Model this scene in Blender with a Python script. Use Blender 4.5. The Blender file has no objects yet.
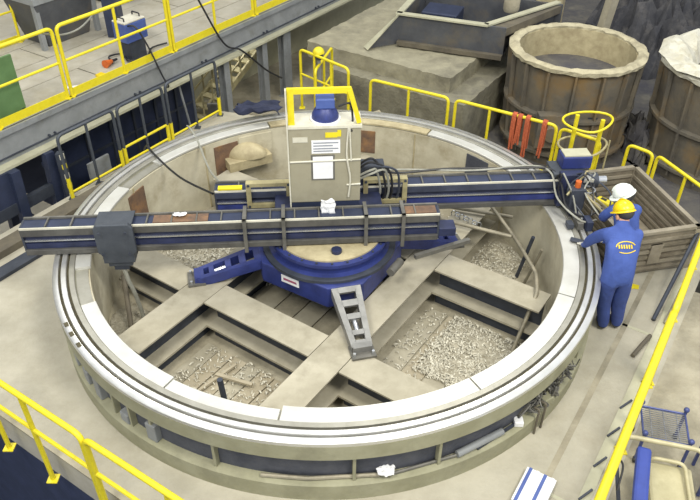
import bpy, bmesh, math, random
from mathutils import Vector as V, Matrix as M
from mathutils.bvhtree import BVHTree
random.seed(7)
sc = bpy.context.scene
COL = sc.collection
R = math.radians
# ---------------------------------------------------------------- camera
cd = bpy.data.cameras.new('camera'); cam = bpy.data.objects.new('camera', cd); COL.objects.link(cam)
cd.sensor_width = 36.0; cd.lens = 36.64; cd.clip_end = 200
th, ro = 0.652845, 0.0083
fw = V((0, math.cos(th), -math.sin(th))); r0 = V((1, 0, 0)); u0 = r0.cross(fw)
rt = r0*math.cos(ro)+u0*math.sin(ro); up = u0*math.cos(ro)-r0*math.sin(ro)
cam.matrix_world = M(((rt.x, up.x, -fw.x, 0.248), (rt.y, up.y, -fw.y, -6.825), (rt.z, up.z, -fw.z, 5.685), (0, 0, 0, 1)))
sc.camera = cam
# ---------------------------------------------------------------- world, lamps, exposure
w = bpy.data.worlds.new('hall_light'); sc.world = w; w.use_nodes = True
bg = w.node_tree.nodes['Background']; bg.inputs[0].default_value = (0.90, 0.94, 1.0, 1); bg.inputs[1].default_value = 0.95
def hall_lamp(x, y, z, power, size, tgt=(0, 0, 0), col=(1.0, 0.96, 0.84)):
    l = bpy.data.lights.new('high_bay_lamp', 'AREA'); l.energy = power; l.size = size; l.color = col
    o = bpy.data.objects.new('high_bay_lamp', l); COL.objects.link(o); o.location = (x, y, z)
    o.rotation_euler = (V(tgt)-V((x, y, z))).to_track_quat('-Z', 'Y').to_euler()
hall_lamp(4.5, -6.5, 11, 950, 2.8, (1, 0, 0))
hall_lamp(-3.5, -7.5, 11, 760, 2.8, (-1, 1, 0))
hall_lamp(3, 5, 12, 420, 2.8, (2, 4, 0))
hall_lamp(-8, 5, 12, 430, 2.8, (-6, 6, 0))
vs = sc.view_settings
vs.view_transform = 'Standard'; vs.look = 'None'; vs.gamma = 1.0; vs.use_curve_mapping = False; vs.exposure = 0.15
# ---------------------------------------------------------------- materials
def lin(h):
    c = [int(h[i:i+2], 16)/255 for i in (0, 2, 4)]
    return tuple((x/12.92 if x <= .04045 else ((x+.055)/1.055)**2.4) for x in c)+(1,)
def mat(name, a, b=None, rough=.6, metal=0., scale=6., bump=.0, stain=None, stain_scale=1.2, stain_amt=.5, bscale=None):
    m = bpy.data.materials.new(name); m.use_nodes = True; nt = m.node_tree; n = nt.nodes; L = nt.links
    p = n['Principled BSDF']; p.inputs['Roughness'].default_value = rough; p.inputs['Metallic'].default_value = metal
    tc = n.new('ShaderNodeTexCoord')
    nz = n.new('ShaderNodeTexNoise'); nz.inputs['Scale'].default_value = scale; nz.inputs['Detail'].default_value = 7; nz.inputs['Roughness'].default_value = .65
    L.new(tc.outputs['Object'], nz.inputs['Vector'])
    cr = n.new('ShaderNodeValToRGB'); cr.color_ramp.elements[0].position = .36; cr.color_ramp.elements[1].position = .64
    cr.color_ramp.elements[0].color = lin(b or a); cr.color_ramp.elements[1].color = lin(a)
    L.new(nz.outputs['Fac'], cr.inputs[0]); out = cr.outputs[0]
    if stain:
        n2 = n.new('ShaderNodeTexNoise'); n2.inputs['Scale'].default_value = stain_scale; n2.inputs['Detail'].default_value = 8; n2.inputs['Roughness'].default_value = .7
        L.new(tc.outputs['Object'], n2.inputs['Vector'])
        c2 = n.new('ShaderNodeValToRGB'); c2.color_ramp.elements[0].position = .5; c2.color_ramp.elements[1].position = .68
        c2.color_ramp.elements[0].color = (0, 0, 0, 1); c2.color_ramp.elements[1].color = (stain_amt,)*3+(1,)
        mx = n.new('ShaderNodeMix'); mx.data_type = 'RGBA'
        L.new(n2.outputs['Fac'], c2.inputs[0]); L.new(c2.outputs[0], mx.inputs['Factor']); L.new(out, mx.inputs['A']); mx.inputs['B'].default_value = lin(stain)
        out = mx.outputs['Result']
    L.new(out, p.inputs['Base Color'])
    if bump:
        bn = n.new('ShaderNodeTexNoise'); bn.inputs['Scale'].default_value = bscale or scale*4; bn.inputs['Detail'].default_value = 6
        L.new(tc.outputs['Object'], bn.inputs['Vector'])
        bp = n.new('ShaderNodeBump'); bp.inputs['Strength'].default_value = bump; bp.inputs['Distance'].default_value = .02
        L.new(bn.outputs['Fac'], bp.inputs['Height']); L.new(bp.outputs[0], p.inputs['Normal'])
    return m
m_conc = mat('concrete_floor', 'b0ab9b', 'a09b8b', .8, 0, 2.2, .25, '8f8875', .6, .55, 30)
m_conc2 = mat('concrete_worn', 'a9a28e', '908976', .85, 0, 2.5, .4, '6e6a5c', .8, .75, 20)
m_block = mat('concrete_block', '868270', '74705f', .9, 0, 4, .7, '5a574f', 1.6, .8, 22)
m_step = mat('concrete_step', '9a957f', '85806d', .9, 0, 3, .5, '6e6a5c', 1.3, .8, 18)
m_lower = mat('lower_floor', '4a5062', '3c4254', .8, 0, 1.2, .2)
m_rear = mat('rear_ground', '5d5a55', '45444a', .95, 0, 1.6, .9, '7b7667', 1.4, .7, 9)
m_deck = mat('deck_plate', 'aba698', '9a9586', .7, 0, 1.8, .15, '877f68', 1.2, .6)
m_yel = mat('yellow_paint', 'e3d32a', 'd2c11c', .45, 0, 9, .05, 'a8951c', 9, .45)
m_gry = mat('grey_paint', '8b8e90', '7b7e80', .5, 0, 3, .05, '66655f', 4, .5)
m_gryl = mat('flange_paint', 'b5b39b', 'a3a18a', .55, 0, 3, .05)
m_dark = mat('dark_steel', '474c57', '383d48', .55, .3, 4, .1)
m_navy = mat('navy_steel', '353d57', '2b3348', .5, .2, 4, .1)
m_ringw = mat('machined_steel', 'dcdcda', 'cfcfcb', .34, .75, 5, .05)
m_ringg = mat('machined_steel_dull', 'a8a69c', '98968b', .42, .6, 5, .05)
m_groove = mat('groove_grease', '57513a', '454030', .7, .1, 8)
m_olive = mat('ring_casting', '9a9880', '8a886f', .7, .1, 3, .15, '716f5c', 2.2, .5)
m_wall = mat('ring_inner_coat', 'cac4ae', 'b5ae97', .75, 0, 2.2, .15, '8b7d5e', 1.5, .6)
m_web = mat('ring_web_dark', '55575f', '40434d', .8, .1, 4, .4)
m_slab = mat('clean_plate', 'cfcfca', 'c2c1ba', .42, .4, 4, .05)
m_rust = mat('rust_plate', '7c604a', '5e4c40', .85, 0, 6, .4, '9c7447', 4, .7)
m_patch = mat('tan_patch', 'b8ad8b', '9b8f70', .7, 0, 5, .2)
m_beam = mat('beam_top', 'b0aa98', '9c9684', .75, .05, 2.5, .15, '857f6d', 1.8, .65)
m_blue = mat('blue_paint', '333f80', '2a346a', .45, .1, 4, .05, '1d2444', 3, .6)
m_blued = mat('blue_dark_paint', '333a5c', '262c44', .45, .25, 4, .08, '232838', 3, .7)
m_armg = mat('arm_grey', '74726c', '5d5c57', .5, .3, 5, .08, '504f4c', 4, .5)
m_legg = mat('leg_grey', '8e8e8c', '7b7b79', .45, .4, 6, .08)
m_armf = mat('arm_flange', '63625e', '504f4d', .5, .3, 5, .08, '434240', 4, .5)
m_slate = mat('slate_paint', '4c5266', '3c4152', .45, .3, 4, .08, '2e323d', 3, .6)
m_bright = mat('bright_rail', 'c9ccd0', 'b5b8bd', .25, .8, 6)
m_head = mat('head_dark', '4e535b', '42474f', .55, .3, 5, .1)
m_frame = mat('clamp_frame', 'b1a880', '958d6b', .6, .2, 6, .15, '7f6d45', 5, .5)
m_cab = mat('cabinet_sheet', 'a29d88', '938e7a', .6, .15, 3, .08, '7f7864', 3, .5)
m_cabl = mat('cabinet_rim', 'cfccbd', 'bbb8a8', .55, 0, 5)
m_white = mat('white_paper', 'e6e6e8', 'd8d9dc', .8, 0, 5)
m_ink = mat('ink', '8b8f98', '7a7e88', .8)
m_inkr = mat('ink_red', 'b5505a', '7a5a80', .8, 0, 40)
m_black = mat('black_rubber', '26272b', '1c1d20', .5, 0, 10)
m_hoseg = mat('grey_hose', '9c9c92', '87877d', .5, 0, 10)
m_wood = mat('plank_wood', 'b3aa95', '99907b', .85, 0, 4, .3, '7d735b', 2, .6)
m_chip = mat('metal_chip', 'd4d0c0', 'aca796', .55, .15, 30)
m_chipd = mat('chip_bed', 'b3ad9b', '928c7b', .9, 0, 14, 1., '6a634f', 5, .7, 40)
m_pipe = mat('old_pipe', '9d9683', '7f7a6b', .55, .3, 6, .1)
m_cloth = mat('work_cloth', '41589f', '374c8d', .85, 0, 6, .3, None, bscale=25)
m_trous = mat('trouser_cloth', '394d8f', '2f417d', .85, 0, 6, .3, None, bscale=25)
m_clothd = mat('dark_cloth', '2c3148', '23283c', .9, 0, 8, .3)
m_skin = mat('skin', 'c79a7c', 'b98b6e', .6)
m_glove = mat('glove_white', 'd9d6cc', 'bdb9ad', .8, 0, 20)
m_boot = mat('boot', '3a3936', '2c2b2a', .7)
m_hlw = mat('helmet_white', 'e6ece6', 'dfe5df', .3)
m_hly = mat('helmet_yellow', 'e6c81c', 'dcbd14', .3)
m_crate = mat('crate_steel', '8f8675', '777061', .75, .2, 4, .3, '5a4f42', 2.5, .7)
m_crated = mat('crate_bar', '9a9281', '827a6b', .7, .2, 5, .3)
m_ladle = mat('ladle_steel', '746b5a', '5c5850', .85, .1, 2.5, .35, '83683c', 1.2, .8, 14)
m_ladrim = mat('ladle_rim', 'b9b194', '9a927a', .85, 0, 5, .6)
m_crust = mat('white_crust', 'd8d6c8', 'b7b29e', .9, 0, 6, .9, '918b78', 3, .6, 12)
m_trough = mat('trough_steel', '5b5d61', '4c4e54', .6, .3, 2.5, .2, '6f6656', 1.6, .6)
m_brown = mat('brown_steel', '6d6656', '585248', .8, .1, 2.5, .3, '4a463f', 2, .6)
m_sling = mat('orange_sling', 'c0643f', 'a04f34', .85, 0, 20, .4)
m_green = mat('green_board', '5f7f52', '537246', .7, 0, 3)
m_orange = mat('orange_plastic', 'cf6a2c', 'b8551e', .5)
m_ochre = mat('ochre_paint', 'c99626', 'b08020', .6, 0, 5)
m_bluebox = mat('blue_box', '4a5f9e', '3e5190', .5, 0, 4)
m_cart = mat('cart_blue', '4b568c', '3f4877', .45, .2, 6)
m_wire = mat('cart_wire', '9b9ca0', '828387', .35, .6, 8)
m_tubeb = mat('beige_tube', 'b5ae8d', 'a29b7a', .5, .1, 6)
m_chair = mat('chair_blue', '2f4290', '28397f', .5, 0, 6)
m_rock = mat('slag_rock', '4a4a4d', '36373d', .95, 0, 3, 1., '6a6765', 2.5, .7, 9)
# ---------------------------------------------------------------- mesh helpers
class MB:
    def __init__(s): s.v = []; s.f = []
    def add(s, vs, fs):
        o = len(s.v); s.v += [V(p) for p in vs]; s.f += [tuple(i+o for i in f) for f in fs]; return s
    def box(s, x0, x1, y0, y1, z0, z1, mt=None):
        p = [V((x, y, z)) for z in (z0, z1) for y in (y0, y1) for x in (x0, x1)]
        if mt: p = [mt @ q for q in p]
        return s.add(p, [(0, 2, 3, 1), (4, 5, 7, 6), (0, 1, 5, 4), (2, 6, 7, 3), (0, 4, 6, 2), (1, 3, 7, 5)])
    def bar(s, a, b, wd, hg, upv=(0, 0, 1)):
        a, b = V(a), V(b); d = (b-a).normalized(); x = d.cross(V(upv))
        if x.length < 1e-4: x = d.cross(V((1, 0, 0)))
        x.normalize(); y = x.cross(d)
        p = [q+x*(i*wd/2)+y*(j*hg/2) for q in (a, b) for j in (-1, 1) for i in (-1, 1)]
        return s.add(p, [(0, 2, 3, 1), (4, 5, 7, 6), (0, 1, 5, 4), (2, 6, 7, 3), (0, 4, 6, 2), (1, 3, 7, 5)])
    def cyl(s, a, b, ra, rb=None, n=16):
        a, b = V(a), V(b); rb = ra if rb is None else rb
        d = (b-a).normalized(); x = d.orthogonal().normalized(); y = d.cross(x)
        p = []
        for q, r in ((a, ra), (b, rb)):
            p += [q+x*r*math.cos(t*2*math.pi/n)+y*r*math.sin(t*2*math.pi/n) for t in range(n)]
        f = [(i, (i+1) % n, n+(i+1) % n, n+i) for i in range(n)]
        return s.add(p, f+[tuple(range(n))[::-1], tuple(range(n, 2*n))])
    def tube(s, pts, r, n=8, closed=False):
        pts = [V(p) for p in pts]; k = len(pts); ps = []; prev = None
        for i, p in enumerate(pts):
            if closed: d = pts[(i+1) % k]-pts[i-1]
            else: d = pts[min(i+1, k-1)]-pts[max(i-1, 0)]
            d.normalize()
            if prev is None: x = d.orthogonal().normalized()
            else:
                x = prev-d*prev.dot(d)
                x = x.normalized() if x.length > 1e-5 else d.orthogonal().normalized()
            prev = x; y = d.cross(x)
            ps += [p+(x*math.cos(t*2*math.pi/n)+y*math.sin(t*2*math.pi/n))*r for t in range(n)]
        f = []
        for i in range(k if closed else k-1):
            j = (i+1) % k
            f += [(i*n+t, i*n+(t+1) % n, j*n+(t+1) % n, j*n+t) for t in range(n)]
        if not closed: f += [tuple(range(n))[::-1], tuple(range((k-1)*n, k*n))]
        return s.add(ps, f)
    def lathe(s, prof, n=96, a0=0., a1=2*math.pi, c=(0, 0, 0), closed_prof=True, jit=0):
        full = abs(a1-a0-2*math.pi) < 1e-6; m = n if full else n+1; k = len(prof); p = []
        for i in range(m):
            t = a0+(a1-a0)*i/n
            for r, z in prof:
                jr = random.uniform(-jit, jit) if jit else 0
                p.append((c[0]+(r+jr)*math.cos(t), c[1]+(r+jr)*math.sin(t), c[2]+z+(random.uniform(-jit, jit) if jit else 0)))
        f = []
        for i in range(n):
            j = (i+1) % m
            for q in range(k if closed_prof else k-1):
                q2 = (q+1) % k
                f.append((i*k+q, j*k+q, j*k+q2, i*k+q2))
        if not full and closed_prof: f += [tuple(range(k)), tuple(range((m-1)*k, m*k))[::-1]]
        return s.add(p, f)
    def prism(s, poly, mt, t):
        k = len(poly); a = [mt @ V((x, y, 0)) for x, y in poly]; b = [mt @ V((x, y, t)) for x, y in poly]
        return s.add(a+b, [tuple(range(k))[::-1], tuple(range(k, 2*k))]+[(i, (i+1) % k, k+(i+1) % k, k+i) for i in range(k)])
    def ball(s, c, rx, ry, rz, n=16, m=10, mt=None, t0=0., t1=math.pi):
        p = []
        for i in range(m+1):
            t = t0+(t1-t0)*i/m
            for j in range(n):
                q = V((rx*math.sin(t)*math.cos(2*math.pi*j/n), ry*math.sin(t)*math.sin(2*math.pi*j/n), rz*math.cos(t)))
                p.append(V(c)+(mt @ q if mt else q))
        f = [(i*n+j, i*n+(j+1) % n, (i+1)*n+(j+1) % n, (i+1)*n+j) for i in range(m) for j in range(n)]
        return s.add(p, f)
def mk(mb, name, mt, parent=None, local=False, smooth=False, bev=0., base=True, kind=None):
    vsx = mb.v; loc = V((0, 0, 0))
    if parent is not None:
        if not local:
            inv = WM[parent.name].inverted(); vsx = [inv @ p for p in vsx]
    elif base:
        xs = [p.x for p in vsx]; ys = [p.y for p in vsx]; loc = V(((min(xs)+max(xs))/2, (min(ys)+max(ys))/2, min(p.z for p in vsx)))
        vsx = [p-loc for p in vsx]
    me = bpy.data.meshes.new(name); me.from_pydata([tuple(p) for p in vsx], [], mb.f)
    b = bmesh.new(); b.from_mesh(me); bmesh.ops.remove_doubles(b, verts=b.verts, dist=1e-5); bmesh.ops.recalc_face_normals(b, faces=b.faces); b.to_mesh(me); b.free()
    if mt: me.materials.append(mt)
    o = bpy.data.objects.new(name, me); COL.objects.link(o); o.location = loc
    if parent is not None: o.parent = parent; WM[o.name] = WM[parent.name].copy()
    else: WM[o.name] = M.Translation(loc)
    if smooth:
        me.polygons.foreach_set('use_smooth', [True]*len(me.polygons))
        try: me.set_sharp_from_angle(angle=R(40))
        except Exception: pass
    if bev:
        md = o.modifiers.new('edge', 'BEVEL'); md.width = bev; md.segments = 2; md.limit_method = 'ANGLE'
    if kind: o['kind'] = kind
    return o
WM = {}
def thing(name, label, cat, loc, rz=0., group=None):
    o = bpy.data.objects.new(name, None); COL.objects.link(o); o.empty_display_size = .1
    o.location = loc; o.rotation_euler = (0, 0, rz); o['label'] = label; o['category'] = cat
    if group: o['group'] = group
    WM[o.name] = M.Translation(V(loc)) @ M.Rotation(rz, 4, 'Z')
    return o
def tag(o, label, cat, group=None, kind=None):
    o['label'] = label; o['category'] = cat
    if group: o['group'] = group
    if kind: o['kind'] = kind
    return o
def struct(o, label=None):
    o['kind'] = 'structure'
    if label: o['label'] = label; o['category'] = o.name.split('_')[0].split('.')[0]
    return o
E1 = V((.545, .839, 0)).normalized(); E2 = V((E1.y, -E1.x, 0))
def E(a, b, z=0.): return E1*a+E2*b+V((0, 0, z))
FE = M(((E1.x, E2.x, 0, 0), (E1.y, E2.y, 0, 0), (0, 0, 1, 0), (0, 0, 0, 1)))   # building frame
def arc(pts, rad=.06, n=4):
    """round the corners of a polyline"""
    pts = [V(p) for p in pts]; out = [pts[0]]
    for i in range(1, len(pts)-1):
        p = pts[i]; a = (pts[i-1]-p); b = (pts[i+1]-p); r = min(rad, a.length*.45, b.length*.45)
        a = p+a.normalized()*r; b = p+b.normalized()*r
        for k in range(n+1):
            t = k/n; out.append(a.lerp(p, t).lerp(p.lerp(b, t), t))
    return out+[pts[-1]]
def smooth_path(pts, n=8):
    pts = [V(p) for p in pts]; out = []
    for i in range(len(pts)-1):
        p0 = pts[max(i-1, 0)]; p1 = pts[i]; p2 = pts[i+1]; p3 = pts[min(i+2, len(pts)-1)]
        for k in range(n):
            t = k/n
            out.append(.5*((2*p1)+(p2-p0)*t+(2*p0-5*p1+4*p2-p3)*t*t+(3*p1-p0-3*p2+p3)*t**3))
    return out+[pts[-1]]
# ================================================================ SETTING
def slab_with_hole(outer, rad, z0, z1, n=96):
    bm = bmesh.new()
    a = [bm.verts.new(FE @ V((x, y, z1))) for x, y in outer]; b = [bm.verts.new((rad*math.cos(i*2*math.pi/n), rad*math.sin(i*2*math.pi/n), z1)) for i in range(n)]
    eg = [bm.edges.new((l[i], l[(i+1) % len(l)])) for l in (a, b) for i in range(len(l))]
    bmesh.ops.triangle_fill(bm, use_beauty=True, use_dissolve=False, edges=eg)
    r_ = bmesh.ops.extrude_face_region(bm, geom=bm.faces[:])
    for v in [g for g in r_['geom'] if isinstance(g, bmesh.types.BMVert)]: v.co.z = z0
    mb = MB(); bm.verts.index_update(); mb.add([v.co.copy() for v in bm.verts], [tuple(v.index for v in f.verts) for f in bm.faces]); bm.free(); return mb
PZ = -.28
fl = slab_with_hole([(-3.60, -4.22), (-3.60, 3.85), (3.8, 3.85), (3.8, 1.0), (3.5, .6), (3.5, -1.8), (2.75, -4.22)], 2.74, -.35, 0)
floor = struct(mk(fl, 'floor', m_conc, base=False), 'worn tan concrete platform floor around the big steel ring')
fr = MB().box(-9, 2.3, 3.85, 11, -.35, -.005, FE)
struct(mk(fr, 'floor_side', m_conc2, base=False), 'stained concrete floor beyond the right handrail')
pitf = struct(mk(MB().lathe([(0, PZ-.3), (2.76, PZ-.3), (2.76, PZ), (0, PZ)], 64), 'floor_pit', m_conc2, base=False), 'dirty pit floor inside the ring')
lo = MB().box(-14, 26, -22, 22, -2.9, -2.6, FE)
struct(mk(lo, 'floor_lower', m_lower, base=False), 'dark basement floor below the platform')
re = MB().box(3.85, 22, -3.4, 22, -2.5, -.8, FE)
struct(mk(re, 'floor_rear', m_rear, base=False), 'dark dusty ground behind the rear handrail')
wl = MB().box(-3.6, 2.75, -4.21, -4.0, -2.6, -.35, FE).box(-3.6, -3.45, -4.0, 3.85, -2.6, -.35, FE)
struct(mk(wl, 'wall_platform', m_navy, base=False), 'dark supporting wall under the platform edge')
struct(mk(MB().box(-30, 34, 22, 22.3, -2.9, 15), 'wall_rear', m_brown, base=False), 'far dark hall wall behind everything')
struct(mk(MB().box(-24, -23.7, -10, 22, -2.9, 15), 'wall_side', m_brown, base=False), 'far dark hall wall on the left')
# floor detail : kerb strip + gutter along right handrail, seams
o = mk(MB().box(-3.54, 3.0, 3.62, 3.72, 0, .012, FE), 'kerb_strip', m_gryl, floor)
o = mk(MB().box(-3.54, 2.9, 3.28, 3.34, 0, .003, FE), 'gutter_strip', m_conc2, floor)
o = mk(MB().box(-3.60, -3.54, -4.22, 3.85, 0, .03, FE), 'edge_strip', m_conc2, floor)
for a in (-1.42, 1.2):
    mk(MB().box(a, a+.04, 3.1, 3.6, 0, .003, FE), 'floor_seam', m_gryl, floor)
# steel channel let into the floor, left
ch = MB().box(-3.5, -.2, -3.55, -3.36, .0, .05, FE)
tag(mk(ch, 'steel_channel', m_dark), 'dark steel channel lying on the floor left of the ring', 'channel')
ch = MB().box(-3.5, .5, -3.98, -3.74, .0, .10, FE)
tag(mk(ch, 'timber_sleeper', m_brown), 'brown sleeper along the left platform edge under the arm end', 'sleeper')
# gallery
gal = struct(mk(MB().box(-6, 16, -14, -4.78, .93, 1.07, FE), 'floor_gallery', m_deck, base=False), 'raised gallery floor at upper left')
for i in range(4):
    for j in range(7):
        a = -5+3*j+(i % 2)*1.3; b = -4.8-.72*(i+1)
        mk(MB().box(a+.008, a+2.985, b+.008, b+.712, 1.07, 1.1+random.uniform(-.003, .003), FE), 'deck_plate', m_deck, gal)
gb = thing('trim_1', 'grey steel edge beam carrying the gallery with pale bottom flange', 'beam', E(2, -4.75, .66)); del gb['category']; gb['kind'] = 'structure'; gb['category'] = 'trim'
mk(MB().box(-6, 16, -4.78, -4.70, .64, 1.10, FE), 'web', m_gry, gb)
mk(MB().box(-6, 16, -4.72, -4.66, 1.02, 1.10, FE), 'upper_band', m_gry, gb)
mk(MB().box(-6, 16, -4.86, -4.56, .60, .64, FE), 'bottom_flange', m_gryl, gb)
mk(MB().box(-6, 16, -4.70, -4.675, .70, .715, FE), 'seam_strip', m_dark, gb)  # dark strip added to draw a shadow line on the beam
for a in (-2.2, -.3, 1.35, 2.9, 4.6, 6.3):
    for da in (0, .1):
        mk(MB().cyl(E(a+da, -4.70, .74), E(a+da, -4.67, .74), .018, n=8), 'bolt', m_dark, gb)
# railings -------------------------------------------------------
def railing(p, q, z0, h, label, mids=(.5,), toe=False, low=None, r=.024, cap=(1, 1), mat_=m_yel, midrail=True, group=None):
    p, q = V(p), V(q); up = V((0, 0, 1)); d = q-p
    t = thing('handrail', label, 'railing', (p+q)/2+up*z0, 0, group)
    P = lambda s, z: p+d*s+up*(z0+z)
    mk(MB().tube(arc([P(0, 0), P(0, h), P(1, h), P(1, 0)], .09, 5), r, 10), 'top_rail', mat_, t, smooth=True)
    for s in mids: mk(MB().tube([P(s, 0), P(s, h)], r*.9, 8), 'post', mat_, t, smooth=True)
    if midrail: mk(MB().tube([P(0, h*(low or .52)), P(1, h*(low or .52))], r*.75, 8), 'mid_rail', mat_, t, smooth=True)
    for s in (0,)+tuple(mids)+(1,): mk(MB().box(-.05, .05, -.05, .05, 0, .012, M.Translation(P(s, 0))), 'foot_plate', mat_, t)
    if toe:
        mk(MB().bar(P(0, .06), P(1, .06), .012, .12), 'toe_board', mat_, t)
    return t
gp = [(-2.1, .20), (.28, 2.31), (2.38, 4.42), (4.5, 6.7), (6.8, 9.0)]
gl = ['yellow gallery handrail at far left in front of the green board', 'yellow gallery handrail in front of the blue welding unit', 'yellow gallery handrail the black cable drops over',
      'yellow gallery handrail at the top edge, fourth from the left', 'farthest yellow gallery handrail, out at the top edge']
for (a, b), l in zip(gp, gl):
    t = railing(E(a, -4.76), E(b, -4.76), 1.1, 1.04, l, toe=True, r=.027)
# yellow railings at the platform edge, gallery shade painted as a dark upper part
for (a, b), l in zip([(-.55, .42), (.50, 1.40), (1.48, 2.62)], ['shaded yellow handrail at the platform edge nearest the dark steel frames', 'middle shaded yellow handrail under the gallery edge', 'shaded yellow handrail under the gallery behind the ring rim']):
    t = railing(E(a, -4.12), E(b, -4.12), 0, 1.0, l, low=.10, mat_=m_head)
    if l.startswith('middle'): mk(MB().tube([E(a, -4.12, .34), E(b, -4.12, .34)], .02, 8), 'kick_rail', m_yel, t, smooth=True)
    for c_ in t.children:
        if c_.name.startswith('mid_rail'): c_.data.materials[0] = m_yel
    for s_ in (a, b): mk(MB().tube([E(s_, -4.12, 0), E(s_, -4.12, .34)], .030, 8), 'post_sleeve', m_yel, t, smooth=True)  # yellow foot painted as the lit part of the post
# rear railings
railing((0.55, 3.62, 0), (1.70, 2.98, 0), 0, 1.05, 'yellow rear handrail behind the cabinet, right of the stair rails', low=.1, mids=(.5,))
railing((1.80, 2.92, 0), (3.12, 2.12, 0), 0, 1.05, 'yellow rear handrail with orange slings hanging on it', mids=(.35,), low=.28)
t = railing((3.17, 2.09, 0), (3.62, 1.72, 0), 0, 1.03, 'short yellow handrail behind the right tool head', mids=(), low=.5, midrail=False)
railing((4.16, 2.06, -.2), (4.42, 1.80, -.2), 0, 1.0, 'narrow yellow handrail behind the crate corner', mids=(), midrail=False)
railing((4.47, 1.76, -.2), (4.92, .50, -.2), 0, 1.0, 'yellow handrail along the far side of the crate', mids=(.42,), midrail=False)
# stair rails at back left
railing((-.62, 4.75, 0), (.20, 3.95, 0), 0, 1.08, 'yellow stair-head rail above the cabinet, left of the rear handrail', mids=(.3, .65), low=.6)
railing((-.35, 4.3, -.1), (-.1, 5.3, -.1), 0, 1.0, 'yellow stair rail turned inward behind the cabinet guard', mids=(.5,), low=.5)
# left front railings
railing((-3.35, -2.28, 0), (-1.90, -3.21, 0), -.15, 1.18, 'yellow front handrail in the lower left corner of the platform', mids=(.18, .56,), r=.026, low=.62)
railing((-1.86, -3.24, 0), (-.35, -4.2, 0), -.15, 1.18, 'yellow front handrail running out of the bottom edge', mids=(.5,), r=.026, low=.62)
# right railing
railing((4.62, .30, 0), (3.42, -1.66, 0), 0, 1.06, 'yellow handrail beside the leaning pipes on the right', mids=(.5,), r=.034)
railing((3.39, -1.70, 0), (1.30, -5.05, 0), 0, 1.06, 'long yellow handrail between platform and trolley', mids=(.25, .5, .75), r=.038)
for k in range(8):
    a = -3.0+.42*k
    mk(MB().bar(E(a, 3.63, .018), E(a+.16, 3.70, .03), .018, .02), 'kerb_bracket', m_dark, floor)
# concrete block at the back (rough)
def rough_block(a0, a1, b0, b1, z0, z1, na, nb, nz, amp, mt, name):
    bm = bmesh.new()
    mbx = MB()
    def P(i, j, k):
        a = a0+(a1-a0)*i/na; b = b0+(b1-b0)*j/nb; z = z0+(z1-z0)*k/nz
        rnd = random.Random(i*7919+j*104729+k*1299709)
        return FE @ V((a+rnd.uniform(-amp, amp), b+rnd.uniform(-amp, amp), z+rnd.uniform(-amp, amp)*(.5 if k == nz else 1)))
    for face in range(6):
        ax = face//2; hi = face % 2
        N = [(nb, nz), (na, nz), (na, nb)][ax]
        for u in range(N[0]):
            for v in range(N[1]):
                q = []
                for (du, dv) in ((0, 0), (1, 0), (1, 1), (0, 1)):
                    uu, vv = u+du, v+dv
                    ijk = [(na*hi, uu, vv), (uu, nb*hi, vv), (uu, vv, nz*hi)][ax]
                    q.append(P(*ijk))
                mbx.add(q, [(0, 1, 2, 3)])
    return mk(mbx, name, mt, smooth=True)
struct(rough_block(4.75, 9.0, -3.3, -.50, -.8, .30, 34, 30, 12, .022, m_block, 'wall_foundation'), 'rough concrete foundation block behind the rear handrail')
struct(rough_block(5.05, 9.4, -4.0, -.95, .28, .58, 34, 34, 4, .018, m_step, 'wall_foundation_step'), 'tan upper step of the rough foundation block')
# ================================================================ STEEL RING
ring = thing('steel_ring', 'huge machined steel ring lying on the platform floor', 'ring', (0, 0, 0))
N = 160
mk(MB().lathe([(2.74, 0), (3.0, 0), (3.0, .74), (2.74, .74)], N), 'web', m_web, ring, smooth=True)
mk(MB().lathe([(2.715, PZ), (2.738, PZ), (2.738, .735), (2.715, .735)], N), 'inner_wall', m_wall, ring, smooth=True)
mk(MB().lathe([(2.86, .555), (3.08, .555), (3.095, .57), (3.095, .745), (3.085, .755), (2.86, .755)], N), 'upper_flange', m_olive, ring, smooth=True)
mk(MB().lathe([(2.86, .0), (3.10, .0), (3.10, .20), (3.08, .215), (2.86, .215)], N), 'lower_flange', m_olive, ring, smooth=True)
mk(MB().lathe([(3.035, .75), (3.095, .75), (3.095, .785), (3.085, .795), (3.035, .80)], N), 'outer_track', m_ringw, ring, smooth=True)
mk(MB().lathe([(3.008, .75), (3.036, .75), (3.036, .757), (3.008, .757)], N), 'groove_ring', m_groove, ring, smooth=True)
mk(MB().lathe([(2.95, .75), (3.009, .75), (3.009, .79), (3.003, .80), (2.955, .80), (2.95, .79)], N), 'middle_track', m_ringw, ring, smooth=True)
mk(MB().lathe([(2.922, .75), (2.951, .75), (2.951, .758), (2.922, .758)], N), 'groove_ring', m_groove, ring, smooth=True)
mk(MB().lathe([(2.865, .75), (2.923, .75), (2.923, .795), (2.872, .795), (2.865, .788)], N), 'inner_track', m_ringg, ring, smooth=True)
mk(MB().lathe([(2.73, .735), (2.866, .735), (2.866, .752), (2.73, .752)], N), 'seat_band', m_ringg, ring, smooth=True)
def seg(a0, a1, r_in, mt, n=None):
    n = n or max(4, int(abs(a1-a0)/2.2))
    mk(MB().lathe([(r_in, .752), (2.862, .752), (2.862, .782), (r_in+.006, .782), (r_in, .776)], n, R(a0), R(a1)), 'liner_plate', mt, ring, smooth=True)
seg(-97, -60, 2.69, m_slab); seg(-59.6, -25, 2.69, m_slab); seg(-24.6, 15, 2.69, m_slab)
seg(-151, -120, 2.71, m_slab); seg(-119.6, -97.4, 2.735, m_slab)
seg(15.5, 60, 2.72, m_slab); seg(60.5, 110, 2.72, m_patch); seg(110.5, 148, 2.72, m_slab); seg(162, 196, 2.70, m_slab)
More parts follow.
